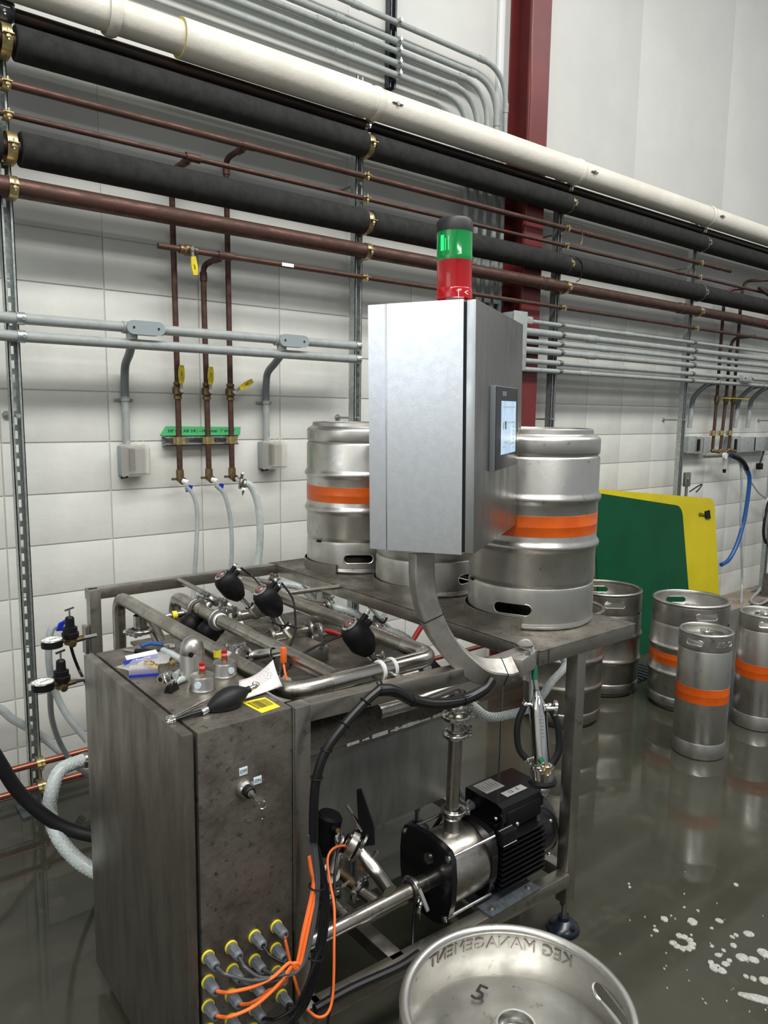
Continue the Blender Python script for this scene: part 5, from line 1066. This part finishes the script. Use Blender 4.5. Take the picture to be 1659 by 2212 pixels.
MB().cyl(V((0.438, -1.871, 0.953))+V((0, 0, 0)), V((0.438, -1.871, 0.953))+V((0, 0, .006)), .022, n=24).cyl(V((0.425, -1.885, 0.922)), V((0.426, -1.883, 0.943)), .015, n=20).cyl(V((0.416, -1.893, 0.872)), V((0.418, -1.890, 0.903)), .009, n=16).build('hinge_pin', 'stainless_polished', am)
MB().bar(V((0.317, -1.832, 0.915)), V((0.434, -1.870, 0.942)), .045, .008, .002).build('mount_bar', 'arm_steel', am)
MB().bar(V((0.362, -1.885, 0.891)), V((0.373, -1.894, 0.889)), .014, .014, .001).build('stop_tab', 'steel_bright', am)

# ================================================================ pump
pu = thing('pump', 'black and stainless centrifugal pump with finned motor on the lower rail', 'pump', (.4, -1.735, .206))
PC = V((.235, -1.735, .318))
pl_ = [(-.100, .085), (-.085, .104), (-.055, .112), (.0, .116), (.055, .112), (.085, .104), (.100, .085), (.106, .03), (.104, -.03), (.094, -.075), (.07, -.108), (.04, -.120), (-.04, -.120), (-.07, -.108), (-.094, -.075), (-.104, -.03), (-.106, .03)]
YZ = frame(PC, (0, 1, 0), (0, 0, 1))
MB().prism(pl_, -.010, .008, YZ).build('front_plate', 'black_gloss', pu)
MB().prism([(a*.93, b*.93) for a, b in pl_], .150, .172, YZ).build('rear_plate', 'black_gloss', pu)
MB().lathe([(.05, .006), (.094, .008), (.098, .015), (.098, .14), (.094, .15)], PC, (1, 0, 0), 48).build('pump_casing', 'sheet_clean' if False else 'stainless_tube', pu)
for (a, b) in ((-.088, .088), (.088, .085), (-.080, -.088), (.078, -.088)):
    p = PC+V((0, a, b)); MB().cyl(p, p+V((.165, 0, 0)), .0045, n=10).build('tie_bolt', 'steel_bright', pu)
    MB().cyl(p-V((.013, 0, 0)), p-V((.009, 0, 0)), .009, n=18).cyl(p-V((.0155, 0, 0)), p-V((.012, 0, 0)), .0062, n=6).build('bolt_head', 'steel_bright', pu)
MB().cyl(PC+V((-.014, -.012, .052)), PC+V((-.009, -.012, .052)), .015, n=20).build('fill_plug', 'steel_bright', pu)
MC = PC+V((0, 0, 0))
m = MB(); m.lathe([(.0, .17), (.080, .172), (.082, .18), (.072, .19), (.072, .36), (.0, .36)], MC, (1, 0, 0), 40).build('motor_body', 'black_gloss', pu)
for s in (-1, 1):
    for k in range(10):
        z = -.072+k*.0142
        y = math.sqrt(max(.0, .072**2-z*z)); 
        MB().box((MC.x+.185, MC.y+(s*(y-.006) if s > 0 else -.094), MC.z+z-.0018), (MC.x+.372, MC.y+(.094 if s > 0 else -(y-.006)), MC.z+z+.0018), .0008).build('cooling_fin', 'black_gloss', pu)
for k in range(9):
    y = -.058+k*.0145; z0 = math.sqrt(.072**2-y*y)-.004
    MB().box((MC.x+.185, MC.y+y-.0018, MC.z+z0), (MC.x+.235, MC.y+y+.0018, MC.z+.090), .0008).build('cooling_fin', 'black_gloss', pu)
MB().lathe([(.0, .365), (.088, .366), (.094, .372), (.095, .40), (.092, .43), (.082, .447), (.05, .452), (0, .452)], MC, (1, 0, 0), 40).build('fan_cover', 'black_gloss', pu)
MB().box((MC.x+.235, MC.y-.066, MC.z+.06), (MC.x+.385, MC.y+.066, MC.z+.112), .008).build('terminal_base', 'black_plastic', pu)
tbx = MB(); tbx.loft([[(x, yy, z) for x, yy in ((MC.x+.215-e, MC.y-.062+e), (MC.x+.395+e, MC.y-.062+e), (MC.x+.395+e, MC.y+.070-e), (MC.x+.215-e, MC.y+.070-e))] for z, e in ((MC.z+.085, 0), (MC.z+.128, .0), (MC.z+.140, .010))]); tbx.v = [V(p) for p in tbx.v]
tbo = tbx.build('terminal_box', 'black_gloss', pu, 20)
MB().box((MC.x+.225, MC.y+.0, MC.z+.1402), (MC.x+.300, MC.y+.052, MC.z+.1408)).build('name_plate', 'silver_label', tbo)
m = MB()
for k in range(6): m.box((MC.x+.232+k*.011, MC.y+.008, MC.z+.1408), (MC.x+.234+k*.011, MC.y+.044-(k % 3)*.008, MC.z+.1411))
m.build('plate_print', 'ink_dim', tbo)
MB().box((MC.x+.258, MC.y-.044, MC.z+.1402), (MC.x+.345, MC.y-.020, MC.z+.1408)).build('name_plate', 'silver_label', tbo)
MB().text('CE   R', .016, .0002, frame((MC.x+.300, MC.y-.032, MC.z+.141), (1, 0, 0), (0, 1, 0))).build('plate_print', 'ink', tbo)
MB().lathe([(.0955, .376), (.0958, .392)], MC, (1, 0, 0), 12, R(62), R(118)).build('name_plate', 'silver_label', pu)
MB().lathe([(.0955, .398), (.0958, .414)], MC, (1, 0, 0), 12, R(62), R(118)).build('name_plate', 'silver_label', pu)
MB().box((MC.x+.178, MC.y-.099, MC.z+.052), (MC.x+.236, MC.y-.075, MC.z+.088), .002).build('label_block', 'black_plastic', pu)
lpp = MB().bar((MC.x+.182, MC.y-.097, MC.z+.056), (MC.x+.236, MC.y-.097, MC.z+.056), .001, .001)
MB()._add([(MC.x+.180, MC.y-.0998, MC.z+.054), (MC.x+.235, MC.y-.0998, MC.z+.054), (MC.x+.235, MC.y-.082, MC.z+.0893), (MC.x+.180, MC.y-.082, MC.z+.0893)], [(0, 1, 2, 3)]).build('rating_plate', 'silver_label', pu)
for (x, y, z) in ((.205, -.05, .10), (.245, -.09, .092), (.405, -.082, .045), (.405, -.082, -.05)): MB().sph(MC+V((x, y, z)), .006, 6).build('screw', 'steel_bright', pu)
MB().cyl(MC+V((.19, .05, .10)), MC+V((.215, .05, .10)), .016, n=16).build('cable_gland', 'gland_grey', pu)
bp_ = MB().box((MC.x+.115, -1.868, .206), (MC.x+.32, -1.60, .212), .001).build('base_plate', 'galvanised_dark', pu)
MB().box((MC.x+.19, -1.80, .212), (MC.x+.30, -1.68, .25), .004).build('motor_foot', 'black_plastic', pu)
for x in (.14, .29):
    for y in (-1.845, -1.63): MB().cyl((MC.x+x, y, .212), (MC.x+x, y, .2135), .011, n=20).cyl((MC.x+x, y, .2135), (MC.x+x, y, .219), .0065, n=6).build('base_bolt', 'steel_dull', bp_)
for o_ in list(pu.children):
    if o_.name.split('.')[0] in ('motor_body', 'cooling_fin', 'fan_cover', 'terminal_base', 'terminal_box', 'name_plate', 'label_block', 'rating_plate', 'screw'):
        for q_ in [o_]+list(o_.children):
            for vv in q_.data.vertices:
                vv.co.y = (MC.y-pu.location.y)+(vv.co.y-(MC.y-pu.location.y))*1.1; vv.co.z = (MC.z-pu.location.z)+(vv.co.z-(MC.z-pu.location.z))*1.1
# discharge riser
rs = thing('riser_pipe', 'upright stainless riser with tri-clamp joints on top of the pump', 'pipe', (.318, -1.735, .41))
rx, ry = .322, -1.735
MB().lathe([(.031, .40), (.0265, .408), (.0265, .45), (.022, .455)], (rx, ry, 0), n=32).build('outlet_neck', 'stainless_tube', rs)
MB().cyl((rx, ry, .455), (rx+.005, ry, .685), .0195, n=28).build('riser_tube', 'stainless_tube', rs)
MB().lathe([(.0195, .685), (.024, .695), (.024, .705), (.016, .712), (.016, .722), (.026, .730), (.034, .738), (.034, .746), (.020, .752), (.020, .775)], (rx+.006, ry, 0), n=28).build('riser_fittings', 'stainless_polished', rs)
MB().tube(fil([(rx+.006, ry, .775), (rx+.006, ry, .828), (rx-.16, ry-.01, .824), (.05, -1.74, .824)], .04, 8), .019, 20).build('elbow_tube', 'stainless_tube', rs)
for (z, r, wd) in ((.468, .033, (.8, -.6, 0)), (.690, .033, (.8, -.6, 0)), (.742, .038, (.8, -.5, 0)), (.770, .033, (.8, -.6, 0))): triclamp((rx+.004, ry, z), (0, 0, 1), r, rs, wd, 'steel_bright', .034)
P = cr([V((.37, -1.745, .768)), V((0.471, -1.720, 0.698)), V((0.584, -1.700, 0.669)), V((0.738, -1.660, 0.645)), V((0.902, -1.600, 0.666)), V((1.024, -1.550, 0.716)), V((.72, -1.5, .90))], 7)
h = thing('braided_hose', 'clear braided hose looping from the riser up under the table corner', 'hose', P[-1])
MB().tube(P, .0125, 12).build('hose_body', 'hose_clear', h)
braid(P, .0125, h, 5)
hose('clear_tube', [(0.870, -1.584, 0.278), (0.854, -1.579, 0.234), (0.791, -1.598, 0.206), (0.891, -1.467, 0.012)], .010, 'hose_clear', 'clear tube behind the pump motor below the hanging tool', grp='clear tubes near the pump')
hose('clear_tube', [(0.491, -1.577, 0.431), (0.508, -1.598, 0.387), (0.522, -1.639, 0.361), (0.532, -1.687, 0.354)], .009, 'hose_clear', 'clear tube bending into the pump beside the riser', grp='clear tubes near the pump')
hose('motor_cable', [(.44, -1.68, .42), (.40, -1.65, .43), (.36, -1.66, .41), (.34, -1.64, .36)], .006, 'cable_black', 'short black cable curving from the motor terminal box to behind the pump', 'cable')
hose('drain_cable', [(.222, -1.70, .21), (.20, -1.72, .16), (.17, -1.75, .12), (.12, -1.78, .10)], .005, 'cable_black', 'short black cable trailing down below the pump front plate', 'cable')
# suction manifold and valves
su = thing('suction_pipe', 'stainless suction pipe running left from the pump face', 'pipe', (.0, -1.735, .29))
sz = .292
MB().cyl((-.16, -1.735, sz), (.175, -1.735, sz), .0195, n=28).cyl((.175, -1.735, sz), (.226, -1.735, sz), .024, n=28).build('suction_tube', 'stainless_tube', su)
triclamp((.178, -1.735, sz), (1, 0, 0), .034, su, (-.1, -.9, -.3), 'steel_bright', .04)
MB().bar(V((-0.016, -1.978, 0.507)), V((-0.010, -2.003, 0.464)), .010, .006, .002).build('clamp_wing', 'steel_bright', su)
br1 = [(-.03, -1.72, sz), (-.035, -1.66, sz+.015), (-.05, -1.58, sz+.06)]; br2 = [(.07, -1.72, sz), (.055, -1.665, sz+.01), (.03, -1.60, sz+.035)]
MB().tube(br1[:2], .019, 18).build('branch_tube', 'stainless_tube', su); triclamp(br1[1], (-.1, 1, .3), .032, su, (.3, -.2, 1), 'steel_bright', .028)
MB().tube(br2[:2], .016, 18).build('branch_tube', 'stainless_tube', su); triclamp(br2[1], (-.2, 1, .2), .030, su, (.3, -.2, 1), 'steel_bright', .028)
MB().tube([br1[1], br1[2], (-.075, -1.53, sz+.12)], .0185, 20, rr=[.0195, .0215, .021]).build('sleeve', 'steel_bright', su)
ss = thing('level_sensor', 'brownish cylindrical sensor with orange plug angled toward the suction pipe', 'sensor', br2[1])
a = V(br2[1]); b = a+V((-.040, .055, .055)); d = (b-a).normalized()
MB().cyl(a+d*.006, b, .0135, n=20).cyl(b-d*.012, b+d*.004, .0142, n=6).build('sensor_body', 'bronze', ss); MB().cyl(b, b+d*.028, .0085, .006, n=12).build('sensor_plug', 'cable_orange', ss)
bv = thing('butterfly_valve', 'stainless butterfly valve with black lever and grey latch beside the suction pipe', 'valve', (0.013, -1.680, 0.459))
c = V((0.002, -1.695, 0.470)); ax = V((.55, -.55, -.45)).normalized()
MB().lathe([(.018, -.016), (.036, -.014), (.042, -.009), (.042, .009), (.036, .014), (.018, .016)], c, ax, 32).lathe([(.018, .015), (.034, .019), (.034, .026), (.02, .030)], c, ax, 32).build('valve_body', 'stainless_tube', bv)
for k in range(4):
    x, y = basis(ax); p = c+(x*math.cos(k*PI/2+.5)+y*math.sin(k*PI/2+.5))*.036; MB().cyl(p-ax*.014, p+ax*.014, .0055, n=6).build('valve_bolt', 'steel_bright', bv)
MB().tube(cr([c+ax*.02, V((0.020, -1.740, 0.440)), V((0.029, -1.778, 0.416)), V((0.024, -1.828, 0.402))], 5), .0185, 20).build('bent_tube', 'stainless_polished', bv)
hp = V((0.040, -1.722, 0.489)); 
MB().prism([(-.014, -.022), (.016, -.018), (.012, .03), (-.020, .125), (-.032, .122), (-.026, .03)], -.009, .009, frame(hp, (.78, -.62, 0), (0, 0, 1))).build('lever', 'black_plastic', bv)
MB().bar(V((0.023, -1.718, 0.508)), V((-0.004, -1.685, 0.572)), .009, .006, .002).build('latch', 'steel_bright', bv)
MB().lathe([(.012, -.003), (.019, -.003), (.019, .003), (.012, .003)], V((0.017, -1.730, 0.487)), (.55, -.55, -.45), 16).build('lever_collar', 'steel_dull', bv)
MB().bar(V((0.027, -1.746, 0.436)), V((0.043, -1.754, 0.464)), .014, .008, .003).bar(V((0.033, -1.730, 0.409)), V((0.045, -1.735, 0.438)), .008, .008, .002).build('wing_nut', 'stainless_polished', bv)
ac = thing('round_actuator', 'black round actuator with small brass port behind the cable bundle', 'actuator', (-0.033, -1.638, 0.484))
c = V((-0.035, -1.636, 0.486)); MB().lathe([(0, -.055), (.028, -.052), (.034, -.045), (.036, 0), (.034, .045), (.028, .052), (0, .055)], c, (.25, -.1, 1), 24).build('actuator', 'black_plastic', ac)
p = V((-0.041, -1.678, 0.518)); MB().cyl(p, p+V((.004, -.014, 0)), .0085, n=14).build('port_ring', 'black_rubber', ac); MB().cyl(p+V((.004, -.014, 0)), p+V((.005, -.017, 0)), .0062, n=14).build('brass_port', 'amber', ac)
MB().torus(V((-0.030, -1.691, 0.493)), (.3, -.9, .2), .014, .005, 18, 8).build('clamp_ring', 'steel_bright', ac)
MB().cyl(V((-0.037, -1.691, 0.460)), V((-0.063, -1.703, 0.420)), .016, n=16).cyl(V((-0.063, -1.703, 0.420)), V((-0.057, -1.663, 0.378)), .024, n=18).build('neck_tube', 'stainless_tube', ac)
tag(MB().tube(cr([V((-0.041, -1.707, 0.495)), V((-0.087, -1.754, 0.463)), V((-0.116, -1.793, 0.401)), V((-0.136, -1.823, 0.285)), V((-0.157, -1.842, 0.226)), V((-0.183, -1.859, 0.158))], 6), .0035, 8).build('cable', 'cable_black'), 'single black cable dropping from the round actuator past the suction pipe', 'cable', 'black bundled cables')

# ================================================================ hanging chrome hand tool
ht = thing('hand_tool', 'chrome cylindrical hand tool with two curved black handles hanging from the table corner', 'tool', (.50, -1.94, .50))
A = V((0.466, -1.895, 0.833)); Bt = V((0.452, -1.938, 0.594)); d = (A-Bt).normalized(); L = (A-Bt).length
MB().lathe([(.0, .0), (.030, .002), (.031, .040), (.024, .044), (.0235, .19), (.021, .205), (.013, .225), (.0095, .232), (.0095, L)], Bt, d, 32).build('tool_barrel', 'chrome', ht)
MB().lathe([(.029, .012), (.036, .010), (.038, .002), (.034, -.006), (.024, -.008), (.024, .004)], Bt, d, 32).build('rubber_ring', 'black_rubber', ht)
MB().torus(Bt+d*.046, d, .0285, .003, 30, 8).torus(Bt+d*.040, d, .0295, .002, 30, 6).build('ring_band', 'chrome', ht)
sl = V((.78, -.627, 0))
for s, (ua, ub, uc, ud, ue) in ((-1, ((0.435, -1.883, 0.796), (0.418, -1.877, 0.755), (0.412, -1.879, 0.713), (0.415, -1.887, 0.676), (0.428, -1.902, 0.652))), (1, ((0.478, -1.930, 0.797), (0.486, -1.950, 0.757), (0.488, -1.958, 0.714), (0.483, -1.961, 0.678), (0.468, -1.955, 0.648)))):
    P = cr([V(ua), V(ub), V(uc), V(ud), V(ue)], 5); MB().tube(P, .0085 if s < 0 else .0095, 12).build('handle', 'black_rubber', ht)
    for q, e in ((P[0], Bt+d*.205), (P[-1], Bt+d*(.075 if s < 0 else .055))): MB().cyl(q, q.lerp(e, .75), .0045, n=10).sph(q, .0088, 8).build('handle_bracket', 'chrome', ht)
MB().cyl(V((0.482, -1.940, 0.793)), V((0.487, -1.945, 0.792)), .022, n=24).cyl(V((0.467, -1.928, 0.792)), V((0.486, -1.944, 0.792)), .007, n=12).build('side_disc', 'chrome', ht)
p = V((0.438, -1.957, 0.642)); MB().cyl(p+V((0, 0, 0)), p+V((-.004, -.010, 0)), .012, n=20).build('brass_valve', 'amber', ht)
MB().torus(p+V((-.004, -.010, 0)), (.3, .9, 0), .011, .0022, 20, 6).cyl(p+V((0, .002, -.035)), p+V((.0, -.0, -.012)), .012, n=6).build('valve_ring', 'chrome', ht)
MB().sph(Bt+V((-.01, -.018, -.010)), .017, 8, (1, .5, 1)).build('end_disc', 'chrome', ht)
MB().bar(V((0.432, -1.941, 0.669)), V((0.433, -1.950, 0.659)), .016, .010, .003).build('green_knob', 'green_sleeve', ht)
m = MB(); 
for k in range(7): m.bar(Bt+d*(.13+k*.009)+V((-.018, -.0165, 0)), Bt+d*(.13+k*.009)+V((-.008, -.0222, 0)), .002, .0012)
m.build('stamped_lettering', 'steel_dull', ht)
hk = V((0.465, -1.891, 0.848))
hose('hanger_cable', [(0.447, -1.842, 0.940), (0.452, -1.844, 0.952), (0.464, -1.852, 0.959), (0.474, -1.862, 0.950), (0.474, -1.872, 0.927), (0.469, -1.878, 0.911)], .0042, 'hose_clear', 'loop of pale cable hooked over the table corner above the chrome tool', 'cable')
hs_ = thing('hanger_sleeve', 'dark green sleeve on the cable holding the chrome tool', 'sleeve', (0.463, -1.889, 0.857))
MB().cyl(V((0.470, -1.877, 0.914)), V((0.469, -1.880, 0.892)), .0055, n=10).cyl(V((0.464, -1.888, 0.864)), A+d*.0, .007, n=10).build('ferrule', 'steel_bright', hs_); MB().cyl(V((0.469, -1.880, 0.897)), V((0.464, -1.888, 0.860)), .0085, n=12).build('sleeve_body', 'green_sleeve', hs_)
tag(MB().tube([V((0.488, -1.851, 0.926)), V((0.478, -1.868, 0.783))], .006, 8).build('clear_tube', 'hose_clear'), 'clear tube hanging straight down behind the chrome tool', 'tube', 'clear tubes near the pump')

# ================================================================ soap suds on the floor
random.seed(7)
m = MB()
def sud(u, a, b, ang):
    p = V(u); n = 14; k = [random.uniform(.9, 1.1) for _ in range(n)]
    pr = [[p+V((math.cos(ang)*a*q*math.cos(t)*k[i]-math.sin(ang)*b*q*math.sin(t)*k[i], math.sin(ang)*a*q*math.cos(t)*k[i]+math.cos(ang)*b*q*math.sin(t)*k[i], z)) for i, t in enumerate([2*PI*j/n for j in range(n)])] for q, z in ((1, .0005), (.93, .003), (.6, .0045))]
    m.loft(pr, True, False, True)
for (u, a) in (((0.990, -2.010, 0.000), .014), ((1.048, -2.071, 0.000), .018), ((1.119, -2.120, 0.000), .013), ((0.921, -2.023, 0.000), .009), ((1.133, -2.205, 0.000), .016), ((1.096, -2.184, 0.000), .009), ((1.079, -2.181, 0.000), .008), ((1.046, -2.201, 0.000), .011), ((1.086, -2.272, 0.000), .022), ((0.971, -2.193, 0.000), .011), ((1.017, -2.240, 0.000), .019), ((1.034, -2.265, 0.000), .016), ((0.926, -2.195, 0.000), .010), ((0.954, -2.224, 0.000), .012), ((0.916, -2.213, 0.000), .018), ((0.920, -2.227, 0.000), .016), ((0.952, -2.283, 0.000), .009), ((0.960, -2.300, 0.000), .011), ((0.980, -2.324, 0.000), .017), ((1.091, -2.019, 0.000), .005), ((1.111, -2.054, 0.000), .006), ((1.056, -1.840, 0.000), .005), ((1.043, -1.852, 0.000), .006), ((0.975, -2.224, 0.000), .009), ((1.002, -2.193, 0.000), .008), ((0.992, -2.163, 0.000), .007), ((0.935, -2.010, 0.000), .005), ((1.067, -2.123, 0.000), .006), ((1.340, -2.064, 0.000), .010), ((0.988, -2.100, 0.000), .005)):
    sud(u, a, a*.85, random.uniform(0, 3))
C0 = V((0.937, -2.099, 0.000))
for k in range(9):
    t = 2.6+k*.56; sud(C0+V((.028*math.cos(t), .028*math.sin(t), 0)), .012, .010, t)
sud((0.902, -2.350, 0.000), .060, .015, -1.05)
for k in range(60):
    sud(V((0.988, -2.196, 0.000))+V((random.gauss(0, .28), random.gauss(0, .16), 0)), random.uniform(.0015, .004), random.uniform(.0015, .004), 0)
o = m.build('soap_suds', 'suds'); tag(o, 'scattered white soap suds floating on the wet floor at lower right', 'suds'); o['kind'] = 'stuff'
